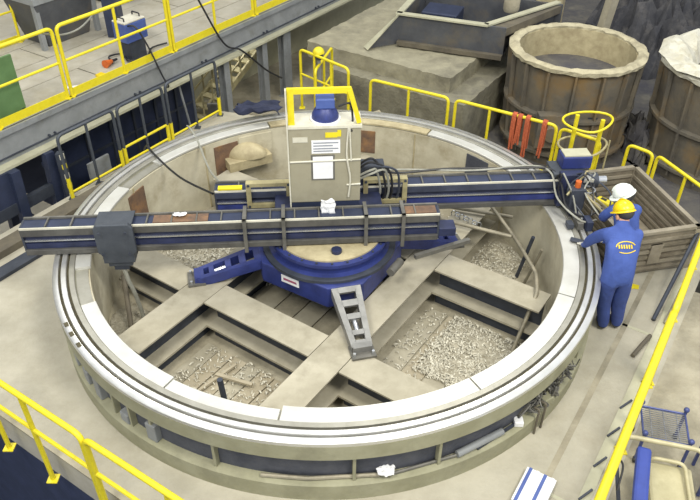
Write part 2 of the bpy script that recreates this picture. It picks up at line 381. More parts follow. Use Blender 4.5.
# ribs in the recess
for an_ in list(range(-176, -118, 5))+[-108, -84, -70, -30, -22, -14, 0, 20, 60, 120]:
    mt = M.Rotation(R(an_+random.uniform(-.8, .8)), 4, 'Z')
    mk(MB().box(2.99, 3.06, -.014, .014, .21, .56, mt), 'rib', m_olive, ring)
for an in (-147.5, -141.5, -136.5, -128, -121):
    mk(MB().box(2.99, 3.07, -.06, .06, .215, .34+.1*(an % 2), M.Rotation(R(an), 4, 'Z')), 'lug', m_gry, ring, bev=.012)
# patches on inner wall
def wallpatch(name, a0, a1, z0, z1, mt, th_=.012, r=2.712):
    mk(MB().lathe([(r-th_, z0), (r+.01, z0), (r+.01, z1), (r-th_, z1)], max(3, int((a1-a0)/2)), R(a0), R(a1)), name, mt, ring)
wallpatch('rust_patch', 121, 129, PZ+.05, .66, m_rust)
wallpatch('cover_plate', 110, 120.6, PZ, .70, m_wall)
wallpatch('rust_opening', 77, 85, .30, .66, m_rust)
wallpatch('dark_opening', 38, 46, .30, .70, m_web)
wallpatch('rust_patch', 156, 163, .15, .66, m_rust)
for an in (-24, -20, -16): wallpatch('weld_bead', an, an+1.2, .1, .62, m_web, .008)
for an in (100, 132, 160, 30, 64): wallpatch('wall_seam', an, an+.35, PZ, .73, m_patch, .01)
# fixing blocks on top at left front
for an in (-146.5, -143.5, -140): mk(MB().box(3.04, 3.08, -.03, .03, .795, .805, M.Rotation(R(an), 4, 'Z')), 'stamp_mark', m_groove, ring)
# curved bracket on back wall (round tan housing)
mk(MB().lathe([(.0, .0), (.22, .0), (.22, .10), (.17, .14), (.0, .15)], 20, 0, math.pi, closed_prof=True).__class__().ball((-1.28, 2.33, .44), .30, .18, .18, 18, 8, None, 0, math.pi/2), 'round_housing', m_patch, ring, smooth=True)
mk(MB().box(-.33, .33, -.17, .15, .30, .44, M.Translation((-1.28, 2.33, 0)) @ M.Rotation(R(29), 4, 'Z')), 'housing_base', m_patch, ring)
# ================================================================ INSIDE THE RING
D1 = V((math.cos(R(56)), math.sin(R(56)), 0)); D2 = V((D1.y, -D1.x, 0))
DF = M(((D1.x, D2.x, 0, 0), (D1.y, D2.y, 0, 0), (0, 0, 1, 0), (0, 0, 0, 1)))
def hbeam(along, pos, s0, s1, label, zb=PZ, h=.58, wd=.37):
    mb = MB()
    def bx(l0, l1, c0, c1, z0, z1):
        if along == 1: mb.box(l0, l1, c0, c1, z0, z1, DF)
        else: mb.box(c0, c1, l0, l1, z0, z1, DF)
    t = thing('steel_beam', label, 'beam', DF @ V(((s0+s1)/2, pos, zb) if along == 1 else (pos, (s0+s1)/2, zb)), 0, 'H-beams crossing inside the ring')
    bx(s0, s1, pos-wd/2, pos+wd/2, zb+h-.022, zb+h); mk(mb, 'top_flange', m_beam, t); mb = MB()
    bx(s0, s1, pos-.012, pos+.012, -.04, zb+h-.022); mk(mb, 'web', m_dark, t); mb = MB()
    bx(s0, s1, pos-.09, pos+.09, zb, -.07); mk(mb, 'lower_web', m_dark, t); mb = MB()
    bx(s0, s1, pos-wd/2-.01, pos+wd/2+.01, -.07, -.04); mk(mb, 'bottom_flange', m_beam, t)
    return t
def chord(pos): return math.sqrt(2.69**2-pos*pos)-.05
c = chord(1.13)
hbeam(1, -.915, -chord(1.1), chord(1.1), 'long H-beam left of the machine, running under the left leg')
hbeam(1, .945, -c, c, 'long H-beam right of the machine, carrying the front leg')
q = chord(1.435); tA = -1.25
hbeam(2, tA, -q, -1.11, 'short H-beam at the left wall with chips below it')
hbeam(2, tA, -.72, .75, 'short H-beam in front of the blue base, between the long beams')
hbeam(2, tA, 1.14, q, 'short H-beam behind the front rim at the bottom centre')
q = chord(.95); tB = .76
hbeam(2, tB, -q, -1.11, 'short H-beam at the back left wall under the long arm')
hbeam(2, tB, -.72, .75, 'short H-beam hidden under the blue machine base')
hbeam(2, tB, 1.14, q, 'short H-beam at the right wall, with a bent tube in front')
# pit planks (children of the floor)
def plank(a0, a1, b0, b1, z1, mt=m_wood, rot=0, z0=.002):
    mk(MB().box(a0, a1, b0, b1, PZ+z0, PZ+z1, DF), 'plank', mt, pitf)
for k in range(7):
    b0 = -.68+k*.20
    plank(-2.62+abs(b0+.0)*.06+random.uniform(0, .06), -1.50, b0+.006, b0+.19, .022+random.uniform(0, .014), m_wood if k % 3 else m_beam)
for k in range(5): plank(-1.02, .5, -.70+k*.29, -.43+k*.29, .02+random.uniform(0, .01), m_conc2 if k % 2 else m_beam)
for k in range(5): plank(-1.0, .52, 1.16+k*.26, 1.40+k*.26, .015+random.uniform(0, .008), m_wood if k % 2 else m_beam)
for k in range(2): plank(-.6+k*.8, .1+k*.8, -2.1, -1.15, .02, m_wood)
st = MB().bar((-1.52, -1.80, PZ+.06), (-1.02, -1.25, PZ+.07), .03, .03); tag(mk(st, 'wood_batten', m_wood), 'thin wooden batten lying across the planks behind the front rim', 'batten')
st = MB().bar((-1.22, -1.42, PZ+.09), (-.80, -1.58, PZ+.10), .04, .03); tag(mk(st, 'wood_batten', m_wood), 'short crosswise batten at the end of the thin batten', 'batten')
st = MB().tube([(-.98, -2.05, PZ+.03), (-1.02, -2.05, .42)], .03, 10); tag(mk(st, 'steel_pin', m_dark), 'dark upright steel pin standing at the front inner rim', 'pin')
st = MB().tube([(-2.30, -.80, PZ+.02), (-2.46, -.25, .25)], .03, 10); tag(mk(st, 'iron_bar', m_brown), 'brown iron bar leaning at the left inner wall', 'bar')
# chips
def chips(n, sampler, label, seed, zf=.03, big=1., mt=m_chip):
    rr = random.Random(seed); mb = MB()
    for i in range(n):
        x, y = sampler(rr); z = PZ+zf+rr.random()**2*.035
        L = rr.uniform(.02, .06)*big; wd = rr.uniform(.003, .009)*big; t = rr.uniform(0, 6.28); cu = rr.uniform(.004, .016)*big
        d = V((math.cos(t), math.sin(t), rr.uniform(-.25, .25))); s = V((-d.y, d.x, rr.uniform(-.4, .4)))*wd; c0 = V((x, y, z))
        p = [c0-d*L/2-s, c0-d*L/2+s, c0+V((0, 0, cu))-s, c0+V((0, 0, cu))+s, c0+d*L/2-s, c0+d*L/2+s]
        mb.add(p, [(0, 2, 3, 1), (2, 4, 5, 3)])
    o = mk(mb, 'metal_chips', mt, base=True); return tag(o, label, 'chips', kind='stuff')
def pit(a0, a1, b0, b1, pw=1.):
    def s(rr):
        for _ in range(200):
            p = DF @ V((a0+(a1-a0)*rr.random()**pw, b0+(b1-b0)*rr.random(), 0))
            if p.length < 2.66: return p.x, p.y
        return p.x, p.y
    return s
def bed(a0, a1, b0, b1, name, h=.03):
    mb = MB(); n = 14; P = []
    for i in range(n+1):
        for j in range(n+1):
            p = DF @ V((a0+(a1-a0)*i/n, b0+(b1-b0)*j/n, 0))
            if p.length > 2.69: p = p*(2.69/p.length)
            e = min(i, n-i, j, n-j); P.append(V((p.x, p.y, PZ+.004+(h*random.uniform(.5, 1.2) if e else 0))))
    mb.add(P, [(i*(n+1)+j, (i+1)*(n+1)+j, (i+1)*(n+1)+j+1, i*(n+1)+j+1) for i in range(n) for j in range(n)])
    mk(mb, name, m_chipd, pitf, smooth=True)
bed(-.45, .55, 1.5, 2.62, 'chip_heap', .05); bed(-2.3, -1.5, -2.0, -1.15, 'chip_heap'); bed(-.95, .5, -2.5, -1.2, 'chip_heap'); bed(.95, 2.3, -1.8, -1.1, 'chip_heap'); bed(.98, 2.4, -.7, .7, 'chip_heap'); bed(.9, 2.3, 1.2, 1.8, 'chip_heap')
chips(3600, pit(-.5, .55, 1.5, 2.6), 'pale curled metal chips heaped in the right bay of the ring', 1)
chips(260, pit(-1.0, .5, 1.15, 1.7), 'loose metal chips scattered over the boards right of the front leg', 11)
chips(1100, pit(-1.0, .52, -2.4, -1.15), 'metal chips piled at the left inner wall beside the short beam', 2, big=1.2)
chips(900, pit(-.3, .5, -1.4, -.72), 'coarse metal chips under the left outrigger leg', 3, big=1.5)
chips(700, pit(.98, 2.3, -1.8, -.9), 'coarse pale chips behind the left outrigger leg', 4, big=1.6)
chips(700, pit(.95, 2.4, -.6, .7), 'metal chips on the floor behind the machine base', 5)
chips(500, pit(.95, 2.2, 1.15, 1.8), 'metal chips in the back right bay beneath the rods', 6)
chips(350, pit(-2.3, -1.5, -.6, .7), 'few metal chips strewn on the planks behind the front rim', 8, .04)
# rods and bent tube
tag(mk(MB().tube([(1.33, .80, .40), (2.28, .42, .38)], .026, 10), 'steel_rod', m_pipe, smooth=True), 'pale steel rod sticking out right below the arms, nearer one', 'rod')
tag(mk(MB().tube([(1.42, 1.16, .36), (2.38, .88, .36)], .026, 10), 'steel_rod', m_pipe, smooth=True), 'pale steel rod behind, close under the rear arm', 'rod')
tag(mk(MB().tube(arc([(2.12, 1.05, .42), (2.34, .36, .36), (2.46, -.26, .345), (2.40, -.62, .345), (2.12, -1.0, PZ+.02)], .1, 5), .024, 10), 'bent_tube', m_pipe, smooth=True), 'long bent steel tube along the right inner wall', 'tube')
tag(mk(MB().tube([(2.44, .42, PZ), (2.52, .30, .46)], .025, 8), 'iron_bar', m_dark), 'dark iron bar leaning on the right inner wall', 'bar')
tag(mk(MB().tube([(2.50, .26, PZ), (2.60, .12, .40)], .018, 8), 'iron_bar', m_pipe), 'pale thin bar leaning beside the dark bar on the right wall', 'bar')
ch = MB()
for k in range(7):
    c0 = V((1.62+.05*k, 1.0-.045*k, .33+.01*(k % 2))); ch.tube([c0+V((.03*math.cos(t), .045*math.sin(t)*(k % 2), .045*math.sin(t)*(1-k % 2))) for t in [i*math.pi/5 for i in range(10)]], .008, 6, True)
tag(mk(ch, 'chain', m_bright, smooth=True), 'short bright chain lying across the rods behind the right leg', 'chain')
# ================================================================ MACHINE
MR = R(4.5)
mac = thing('ring_milling_machine', 'blue ring milling machine with two long arms and four outrigger legs', 'machine', (0, 0, 0), MR)
MW = WM[mac.name]
def ml(mb, name, mt, parent=mac, **k): return mk(mb, name, mt, parent, local=True, **k)
# base body : octagonal drum with corner blocks
LA = [R(a)-MR for a in (-76, 14, 104, 194)]
poly = []
for a in LA:
    for da, r in ((-.24, .87), (.24, .87)): poly.append((r*math.cos(a+da), r*math.sin(a+da)))
poly = sorted(poly, key=lambda p: math.atan2(p[1], p[0]))
base = ml(MB().prism(poly, M.Translation((0, 0, .31)), .28), 'base', m_blue, bev=.015)
ml(MB().lathe([(.0, .57), (.72, .57), (.72, .62), (.66, .635), (.66, .72), (.70, .73), (.70, .77), (.0, .77)], 64), 'slewing_ring', m_blue, smooth=True)
ml(MB().lathe([(.0, .77), (.63, .77), (.63, .79), (.0, .79)], 64), 'turntable', m_patch, smooth=True)
ml(MB().lathe([(.72, .585), (.79, .585), (.79, .625), (.72, .625)], 64), 'gear_rim', m_dark, smooth=True)
for k in range(24):
    a = k*math.pi/12; ml(MB().cyl((.665*math.cos(a), .665*math.sin(a), .768), (.665*math.cos(a), .665*math.sin(a), .785), .014, n=6), 'bolt', m_dark)
ml(MB().cyl((.06, -.47, .78), (.06, -.47, .83), .06, n=14), 'hub_plug', m_blued, smooth=True)
# plate label on base front left face
a = (LA[0]+LA[3]-2*math.pi)/2
fA = V((0.87*math.cos(LA[0]-.24), 0.87*math.sin(LA[0]-.24), 0)); fB = V((0.87*math.cos(LA[3]+.24), 0.87*math.sin(LA[3]+.24), 0))
fd = (fB-fA).normalized(); fn = V((fd.y, -fd.x, 0)); fn = fn if fn.dot(fA) > 0 else -fn
def on_face(s, z, off): return fA+fd*s+fn*off+V((0, 0, z))
L = (fB-fA).length
def faceplate(s0, s1, z0, z1, off):
    p = [on_face(s, z, o) for o in (off-.006, off) for z in (z0, z1) for s in (s0, s1)]
    return MB().add(p, [(0, 2, 3, 1), (4, 5, 7, 6), (0, 1, 5, 4), (2, 6, 7, 3), (0, 4, 6, 2), (1, 3, 7, 5)])
lp = ml(faceplate(L*.42, L*.42+.24, .44, .54, .012), 'label_plate', m_white, base)
lp['label'] = 'white name plate'
ml(faceplate(L*.42+.03, L*.42+.21, .475, .505, .014), 'print_line', m_inkr, base)
# legs
for i, a in enumerate(LA):
    mt = M.Rotation(a, 4, 'Z')
    lg_m = m_legg if i == 0 else m_blue
    pa = mt @ V((.80, 0, .56)); pb = mt @ V((1.58, 0, .36))
    d = (pb-pa).normalized(); side = mt @ V((0, 1, 0)); n_ = side.cross(d); n_ = n_ if n_.z > 0 else -n_
    Lg = (pb-pa).length
    def LP(s, y, z): return pa+d*s+side*y+n_*z
    def quadbar(y0a, y1a, y0b, y1b, z0, z1, s0, s1):
        p = [LP(s, y, z) for z in (z0, z1) for s, ya, yb in ((s0, y0a, y1a), (s1, y0b, y1b)) for y in (ya, yb)]
        return MB().add(p, [(0, 2, 3, 1), (4, 5, 7, 6), (0, 1, 5, 4), (2, 6, 7, 3), (0, 4, 6, 2), (1, 3, 7, 5)])
    leg = ml(quadbar(-.17, -.10, -.11, -.05, -.09, .03, 0, Lg), 'leg', lg_m)
    ml(quadbar(.10, .17, .05, .11, -.09, .03, 0, Lg), 'side_plate', lg_m, leg)
    for s0, s1 in ((0, .11), (.21, .29), (.39, .46), (.60, .66), (Lg-.08, Lg)):
        w0 = .105-.05*s0/Lg; ml(quadbar(-w0, w0, -w0+.005, w0-.005, .0, .03, s0, s1), 'cross_plate', lg_m, leg)
    ml(MB().cyl(LP(.42, 0, -.02), LP(.62, 0, -.02), .03, n=10), 'jack_screw', m_bright, leg, smooth=True)
    ml(MB().box(1.50, 1.70, -.13, .13, .302, .33, mt), 'foot_plate', m_armg, leg)
    ml(MB().box(1.53, 1.62, -.10, .10, .33, .40, mt), 'foot_block', lg_m, leg)
    for y in (-.1, .1): ml(MB().cyl(mt @ V((1.66, y, .33)), mt @ V((1.66, y, .37)), .016, n=8), 'bolt', m_bright, leg)
# horizontal cylinder at right front of the base
ml(MB().cyl((.66, -.62, .58), (.80, -.42, .58), .05, n=16), 'clamp_cylinder', m_armg, smooth=True)
# --- arms
ZB, ZT = .808, 1.18
def arm(u0, u1, v0, v1, nm):
    A = ml(MB().box(u0, u1, v0, v1, ZB, ZB+.07), nm, m_armf, bev=.006)          # lower flange
    vm = (v0+v1)/2
    ml(MB().box(u0, u1, v0+.05, v1-.05, ZB+.07, ZT-.10), 'web', m_blued, A)
    ml(MB().box(u0, u1, v0, v1, ZT-.12, ZT-.03), 'upper_flange', m_armf if nm == 'front_arm' else m_slate, A, bev=.006)
    ml(MB().box(u0, u1, v0+.028, v0+.05, ZB+.165, ZB+.182), 'guide_rail', m_bright, A)
    ml(MB().box(u0, u1, v0+.030, v0+.05, ZB+.072, ZB+.14), 'blue_strip', m_blue if nm != 'front_arm' else m_blued, A)
    ml(MB().box(u0, u1, v0, v0+.016, ZT-.03, ZT-.008), 'edge_strip', m_cabl, A)
    ml(MB().box(u0, u1, v1-.025, v1, ZT-.03, ZT), 'edge_strip', m_armg, A)
    ml(MB().box(u0+.001, u1-.001, v0+.025, v1-.025, ZT-.03, ZT-.024), 'top_channel', m_navy, A)
    n = int((u1-u0)/.27)
    for k in range(1, n):
        u = u0+k*(u1-u0)/n; ml(MB().box(u-.008, u+.008, v0+.025, v1-.025, ZT-.024, ZT-.002), 'tie', m_armg, A)
    for u in (u0, u1): ml(MB().box(u-.01, u+.01, v0+.02, v1-.02, ZB+.02, ZT-.02), 'end_plate', m_dark, A)
    return A
fa = arm(-3.37, 1.23, -.34, -.12, 'front_arm')
ra = arm(-1.32, 3.05, .28, .50, 'rear_arm')
ml(MB().box(-1.95, -1.35, -.30, -.16, ZT-.024, ZT-.012), 'red_strip', m_rust, fa); ml(MB().box(.85, 1.2, -.30, -.16, ZT-.024, ZT-.012), 'red_strip', m_rust, fa)
ml(MB().box(-1.28, -1.0, .285, .36, ZT-.0, ZT+.02), 'yellow_strip', m_yel, ra)
# bridge between arms
ml(MB().box(-.62, .62, -.12, .28, .795, 1.10), 'saddle', m_blued, bev=.01)
for u in (-.95, -.52, .40, .82):
    ml(MB().box(u-.02, u+.02, -.375, -.345, ZB-.05, ZT+.02), 'clamp_bar', m_armg)
    ml(MB().box(u-.02, u+.02, -.375, -.08, ZT, ZT+.02), 'clamp_strap', m_armg)
for u0 in (-.95, .42):
    w_, z0, z1 = .52, .95, 1.285; mt = M.Translation((u0, .235, 0))
    F = ml(MB().box(0, w_, 0, .04, z0, z0+.05, mt).box(0, w_, 0, .04, z1-.045, z1, mt).box(0, .055, 0, .04, z0+.05, z1-.045, mt).box(w_-.055, w_, 0, .04, z0+.05, z1-.045, mt), 'clamp_frame', m_frame)
    ml(MB().box(0, w_, .04, .085, z1-.03, z1, mt), 'frame_top', m_frame, F)
    for x in (.028, w_-.028):
        for z in (z0+.025, z1-.022): ml(MB().cyl(mt @ V((x, -.012, z)), mt @ V((x, 0, z)), .016, n=8), 'bolt', m_dark, F)
ml(MB().box(1.24, 1.44, -.32, -.14, .84, .95), 'end_block', m_blued, bev=.01)
ml(MB().bar((.95, -.50, .70), (1.62, -.28, .74), .05, .05), 'tie_bar', m_armg)
# --- left tool head on front arm
hp = [(-.21, -.17), (-.17, -.21), (.17, -.21), (.21, -.17), (.21, .15), (.17, .20), (-.17, .20), (-.21, .15)]
Hm = M.Translation((-2.36, -.365, 1.03)) @ M.Rotation(R(90), 4, 'X')
hd = ml(MB().prism(hp, Hm, .055), 'tool_head', m_head, bev=.01)
ml(MB().box(-2.56, -2.16, -.365, -.10, 1.185, 1.205), 'carriage_top', m_head, hd, bev=.008)
ml(MB().box(-2.53, -2.19, -.42, -.16, .72, .83), 'carriage_foot', m_head, hd); ml(MB().box(-2.49, -2.23, -.40, -.2, .66, .72), 'carriage_step', m_head, hd); ml(MB().box(-2.44, -2.28, -.39, -.22, .60, .66), 'tool_block', m_dark, hd)
ml(MB().tube(smooth_path([(-2.35, -.36, .62), (-2.33, -.36, .4), (-2.30, -.34, .2), (-2.27, -.30, PZ+.04)]), .026, 8), 'hose', m_hoseg, hd, smooth=True)
for s in (-1, 1):
    for z in (.87, 1.15): ml(MB().cyl((-2.36+s*.14, -.47, z), (-2.36+s*.14, -.454, z), .018, n=8), 'bolt', m_dark, hd)
# --- right tool head on rear arm
rh = ml(MB().box(2.78, 3.06, .20, .32, .84, 1.28), 'tool_head', m_blued, bev=.01)
ml(MB().box(2.72, 3.12, .30, .62, 1.19, 1.24), 'carriage_top', m_head, rh, bev=.006)
ml(MB().box(2.84, 3.20, .40, .62, 1.24, 1.40), 'drive_box', m_blue, rh, bev=.015); ml(MB().box(2.86, 3.18, .42, .60, 1.40, 1.415), 'drive_lid', m_gryl, rh)
ml(MB().cyl((3.05, .52, 1.0), (3.36, .52, 1.0), .10, n=18), 'motor', m_dark, rh, smooth=True); ml(MB().cyl((3.36, .52, 1.0), (3.48, .52, 1.0), .055, n=14), 'motor_shaft', m_bright, rh, smooth=True)
ml(MB().box(3.05, 3.22, .28, .40, 1.12, 1.16), 'bright_plate', m_slab, rh)
ml(MB().box(2.86, 3.04, .02, .20, .90, 1.18), 'slide', m_dark, rh, bev=.008); ml(MB().box(2.88, 3.00, .04, .16, .82, .90), 'tool_holder', m_navy, rh)
ml(MB().cyl((2.95, .10, 1.18), (2.95, .10, 1.26), .035, n=12), 'knob', m_orange, rh, smooth=True)
ml(MB().lathe([(.07, -.008), (.085, -.008), (.085, .008), (.07, .008)], 20, c=(3.1, .12, 1.12)), 'hand_wheel', m_bright, rh, smooth=True)
for p, q in [((2.98, .15, 1.14), (3.2, -.22, 1.0)), ((3.02, .2, 1.14), (3.28, -.12, 1.0)), ((2.82, .05, 1.1), (3.1, .25, 1.3)), ((3.2, -.22, 1.0), (3.28, -.12, 1.0))]:
    ml(MB().bar(p, q, .02, .02), 'bracket_bar', m_frame, rh)
for k in range(6):
    rr = random.Random(k+50); p0 = V((2.75+.08*k, .28, 1.22)); p3 = V((2.86+.07*k, -.05-.04*k, .86+.03*k))
    ml(MB().tube(smooth_path([p0, p0+V((rr.uniform(-.1, .1), -.12, .1)), (p0+p3)/2+V((rr.uniform(-.12, .12), rr.uniform(-.1, .1), .06)), p3]), .010, 6), 'wire', [m_black, m_hoseg, m_dark][k % 3], rh, smooth=True)
for k in range(3):
    ml(MB().box(2.80+.1*k, 2.87+.1*k, -.22-.03*k, -.12, .80, .86+.03*k), 'clamp_block', [m_dark, m_armg, m_navy][k], rh)
# hoses along rear arm and round the cabinet
ml(MB().tube(smooth_path([(.60, .42, 1.3), (.9, .50, 1.21), (1.5, .55, 1.215), (2.2, .52, 1.21), (2.68, .44, 1.24), (2.78, .22, 1.18), (2.82, -.02, .98), (3.02, -.12, .90), (3.24, -.05, .96)]), .014, 6), 'hose', m_black, smooth=True)
ml(MB().tube(smooth_path([(.62, .46, 1.28), (1.0, .57, 1.21), (1.8, .50, 1.21), (2.5, .55, 1.22), (2.7, .36, 1.22), (2.74, .10, 1.02), (2.95, -.2, .9), (3.15, -.16, .88)]), .012, 6), 'hose', m_hoseg, smooth=True)
for k, (x1, mt_) in enumerate([(.62, m_black), (.70, m_black), (.78, m_dark), (.56, m_hoseg), (.66, m_hoseg)]):
    ml(MB().tube(smooth_path([(.36, .16, 1.55-.05*k), (.50, .14, 1.63-.05*k), (x1, .17, 1.45), (x1+.06, .24, 1.15), (x1+.03, .28, .95)]), .014, 7), 'hose', mt_, smooth=True)
ml(MB().box(.40, .68, .36, .54, 1.20, 1.40), 'pump_box', m_dark, bev=.015)
# ================================================================ CONTROL CABINET
cab = thing('control_cabinet', 'grey sheet metal control cabinet standing on the machine, with yellow guard', 'cabinet', MW @ V((0, .12, 1.10)), MR)
def cl(mb, name, mt, parent=cab, **k): return mk(mb, name, mt, parent, local=True, **k)
body = cl(MB().box(-.43, .355, -.16, .14, .09, 1.04), 'body', m_cab, bev=.008)
cl(MB().box(-.44, .365, -.17, .15, 1.02, 1.05), 'top_rim', m_cabl, body)
cl(MB().box(-.42, .345, -.15, .13, 0, .09), 'plinth', m_navy)
cl(MB().box(-.44, -.425, -.175, -.10, .0, 1.46), 'side_plate', m_cabl)
g = cl(MB().box(-.42, -.35, -.13, -.09, 1.05, 1.40), 'guard_post', m_yel)
cl(MB().box(-.42, .25, -.13, -.09, 1.40, 1.46), 'guard_bar', m_yel)
cl(MB().bar((.235, -.11, 1.43), (.335, -.11, 1.06), .05, .06, (0, 1, 0)), 'guard_brace', m_yel)
mo = cl(MB().lathe([(.0, 0), (.145, 0), (.145, .06), (.115, .12), (.09, .15), (.0, .15)], 28, c=(-.02, .0, 1.05)), 'motor', m_blue, smooth=True)
cl(MB().box(-.12, .08, -.08, .08, 1.20, 1.31), 'motor_cap', m_bluebox, mo, bev=.012); cl(MB().lathe([(.145, 1.05), (.165, 1.05), (.165, 1.07), (.145, 1.07)], 28, c=(-.02, 0, 0)), 'motor_ring', m_white, mo, smooth=True)
cl(MB().tube(smooth_path([(.12, -.02, 1.2), (.24, -.04, 1.24), (.27, -.05, 1.08), (.25, -.17, .98)]), .012, 6), 'cable', m_black, smooth=True)
pp = cl(MB().box(-.18, .13, -.166, -.1605, .72, .88), 'notice', m_white); pp['label'] = 'wide white printed notice'
for k, z in enumerate((.85, .815, .78, .75)): cl(MB().box(-.16, .11-.06*(k % 2), -.168, -.1662, z-.008, z+.006), 'print_line', m_ink, pp)
pp = cl(MB().box(-.17, .05, -.166, -.1605, .40, .68), 'notice', m_white); pp['label'] = 'upright white paper sheet'
cl(MB().box(-.19, .07, -.1625, -.1600, .38, .70), 'notice_holder', m_armg)
cl(MB().box(-.03, .10, -.166, -.1605, .91, .97), 'yellow_mark', m_yel); cl(MB().box(.10, .14, -.166, -.1605, .92, .995), 'yellow_mark', m_yel)
cl(MB().tube([(-.42, -.165, .62), (.355, -.168, .635)], .011, 6), 'strap', m_cabl); cl(MB().tube([(.20, -.166, .31), (.355, -.168, .32)], .011, 6), 'strap', m_cabl)
cl(MB().tube(smooth_path([(.22, -.165, 1.04), (.20, -.172, .7), (.24, -.172, .4), (.22, -.18, .16)]), .011, 6), 'strap', m_cabl); cl(MB().tube([(.23, -.167, 1.04), (.25, -.172, .62)], .010, 6), 'strap', m_cabl)
cl(MB().box(-.38, -.22, -.166, -.1605, .86, .92), 'tape', m_cabl)
# rag hanging below the cabinet
def rag(name, mt, c, sx, sy, amp, label, seed, hang=0., rz=0.):
    rr = random.Random(seed); n = 9; mb = MB(); P = []; RM = M.Rotation(rz, 3, 'Z')
    for i in range(n):
        for j in range(n):
            x = (i/(n-1)-.5)*sx*(1+rr.uniform(-.22, .22)); y = (j/(n-1)-.5)*sy*(1+rr.uniform(-.3, .3))
            z = abs(math.sin(i*1.7+seed)*math.cos(j*1.3))*amp+rr.uniform(0, amp*.7)
            q = V((x, y, z)) if not hang else V((x, -z*.8, y))
            P.append(RM @ q+V(c))
    mb.add(P, [(i*n+j, (i+1)*n+j, (i+1)*n+j+1, i*n+j+1) for i in range(n-1) for j in range(n-1)])
    o = mk(mb, name, mt, smooth=True); md = o.modifiers.new('thick', 'SOLIDIFY'); md.thickness = .012; md = o.modifiers.new('soft', 'SUBSURF'); md.levels = 1; md.render_levels = 1
    return tag(o, label, name.split('_')[-1])
rag('white_rag', m_white, MW @ V((-.02, -.20, 1.22)), .17, .22, .04, 'crumpled white rag on the front arm below the cabinet', 3, hang=1)
rag('dark_jacket', m_clothd, (-1.13, 2.80, .83), .66, .34, .17, 'dark blue jacket thrown over the back rim of the ring', 5, rz=R(8))
rag('white_rag', m_white, MW @ V((-1.66, -.20, 1.19)), .14, .06, .02, 'small white rag lying on the left part of the front arm', 9)
# cables over the back left wall
tag(mk(MB().tube(smooth_path([(-2.75, 2.25, .55), (-2.56, 1.86, .84), (-2.45, 1.68, .82), (-1.95, 1.0, .86), (-1.38, .27, 1.08)]), .014, 6), 'black_cable', m_black, smooth=True), 'black cable from the ring rim to the rear arm end, left one', 'cable')
tag(mk(MB().tube(smooth_path([(-2.15, 2.55, .78), (-2.05, 2.33, .84), (-1.92, 2.1, .78), (-1.6, 1.2, .86), (-1.31, .40, 1.16)]), .014, 6), 'grey_cable', m_hoseg, smooth=True), 'grey cable from the ring rim to the rear arm end, right of the black one', 'cable')
tag(mk(MB().tube([(-.62, 2.1, .25), (-.30, 2.0, .28)], .02, 8), 'steel_rod', m_patch), 'short pale rod lying left behind the cabinet', 'rod')
# debris on the outer ledge of the ring
def ledge(an, r=3.05, z=.217):
    r = 3.045+(r-2.98)*.3
    return V((r*math.cos(R(an)), r*math.sin(R(an)), z))
tag(mk(MB().tube([ledge(-100, 3.0)+V((0, 0, .02)), ledge(-92, 2.98)+V((0, 0, .025)), ledge(-80, 2.97)+V((0, 0, .025))], .02, 8), 'grey_pipe', m_pipe, smooth=True), 'thin grey pipe lying on the front ledge of the ring', 'pipe')
tag(mk(MB().tube([ledge(-78, 3.0)+V((0, 0, .02)), ledge(-66, 2.97)+V((0, 0, .02))], .016, 8), 'grey_pipe', m_armg, smooth=True), 'dark thin pipe on the ledge right of the white rag', 'pipe')
tag(mk(MB().tube([ledge(-66, 2.99)+V((0, 0, .04)), ledge(-56, 2.96)+V((0, 0, .04))], .035, 10), 'grey_pipe', m_gry, smooth=True), 'thick short grey pipe on the front right ledge', 'pipe')
tag(mk(MB().bar(ledge(-62, 3.03)+V((0, 0, .015)), ledge(-52, 2.95)+V((0, 0, .015)), .03, .02), 'flat_bar', m_dark), 'dark flat bar on the front right ledge beside the thick pipe', 'bar')
rag('white_rag', m_white, ledge(-79, 2.98)+V((0, 0, .03)), .16, .12, .06, 'white and blue rag balled up on the front ledge of the ring', 12)
cm = MB(); rr = random.Random(4)
for k in range(26):
    an = -50+k*.62+rr.uniform(-1, 1); p = ledge(an, rr.uniform(2.9, 3.06)); t = rr.uniform(0, 3.1)
    pts = [p+V((rr.uniform(-.10, .10)*.7, rr.uniform(-.09, .09)*.7, rr.uniform(.02, .2))) for _ in range(4)]
    cm.tube(smooth_path(pts, 5), rr.uniform(.006, .013), 5)
tag(mk(cm, 'scrap_wire', m_armg, smooth=True), 'tangle of scrap wire and turnings on the right ledge of the ring', 'wire', kind='stuff')
for an, l in ((-48.5, 'thin stirrup rod hanging over the lower flange, left of the pair'), (-46.5, 'thin stirrup rod hanging over the lower flange, right of the pair')):
    p = ledge(an, 3.06); q = V((3.125*math.cos(R(an)), 3.125*math.sin(R(an)), .217))
    tag(mk(MB().tube(arc([p+V((0, 0, .12)), q+V((0, 0, .14)), V((q.x, q.y, .0))], .03, 3), .012, 6), 'hook_rod', m_brown, smooth=True), l, 'rod')
for k, (an, sz) in enumerate([(-52, .09), (-44, .12), (-41, .1)]):
    tag(mk(MB().box(-sz/2, sz/2, -sz/2, sz/2, 0, sz*.7, M.Translation(ledge(an, 2.97)) @ M.Rotation(R(k*33), 4, 'Z')), 'scrap_block', [m_white, m_olive, m_armg][k], bev=.01), ['small white block in the wire tangle on the ledge', 'olive block at the right end of the wire tangle', 'grey block farthest right on the ring ledge'][k], 'block')
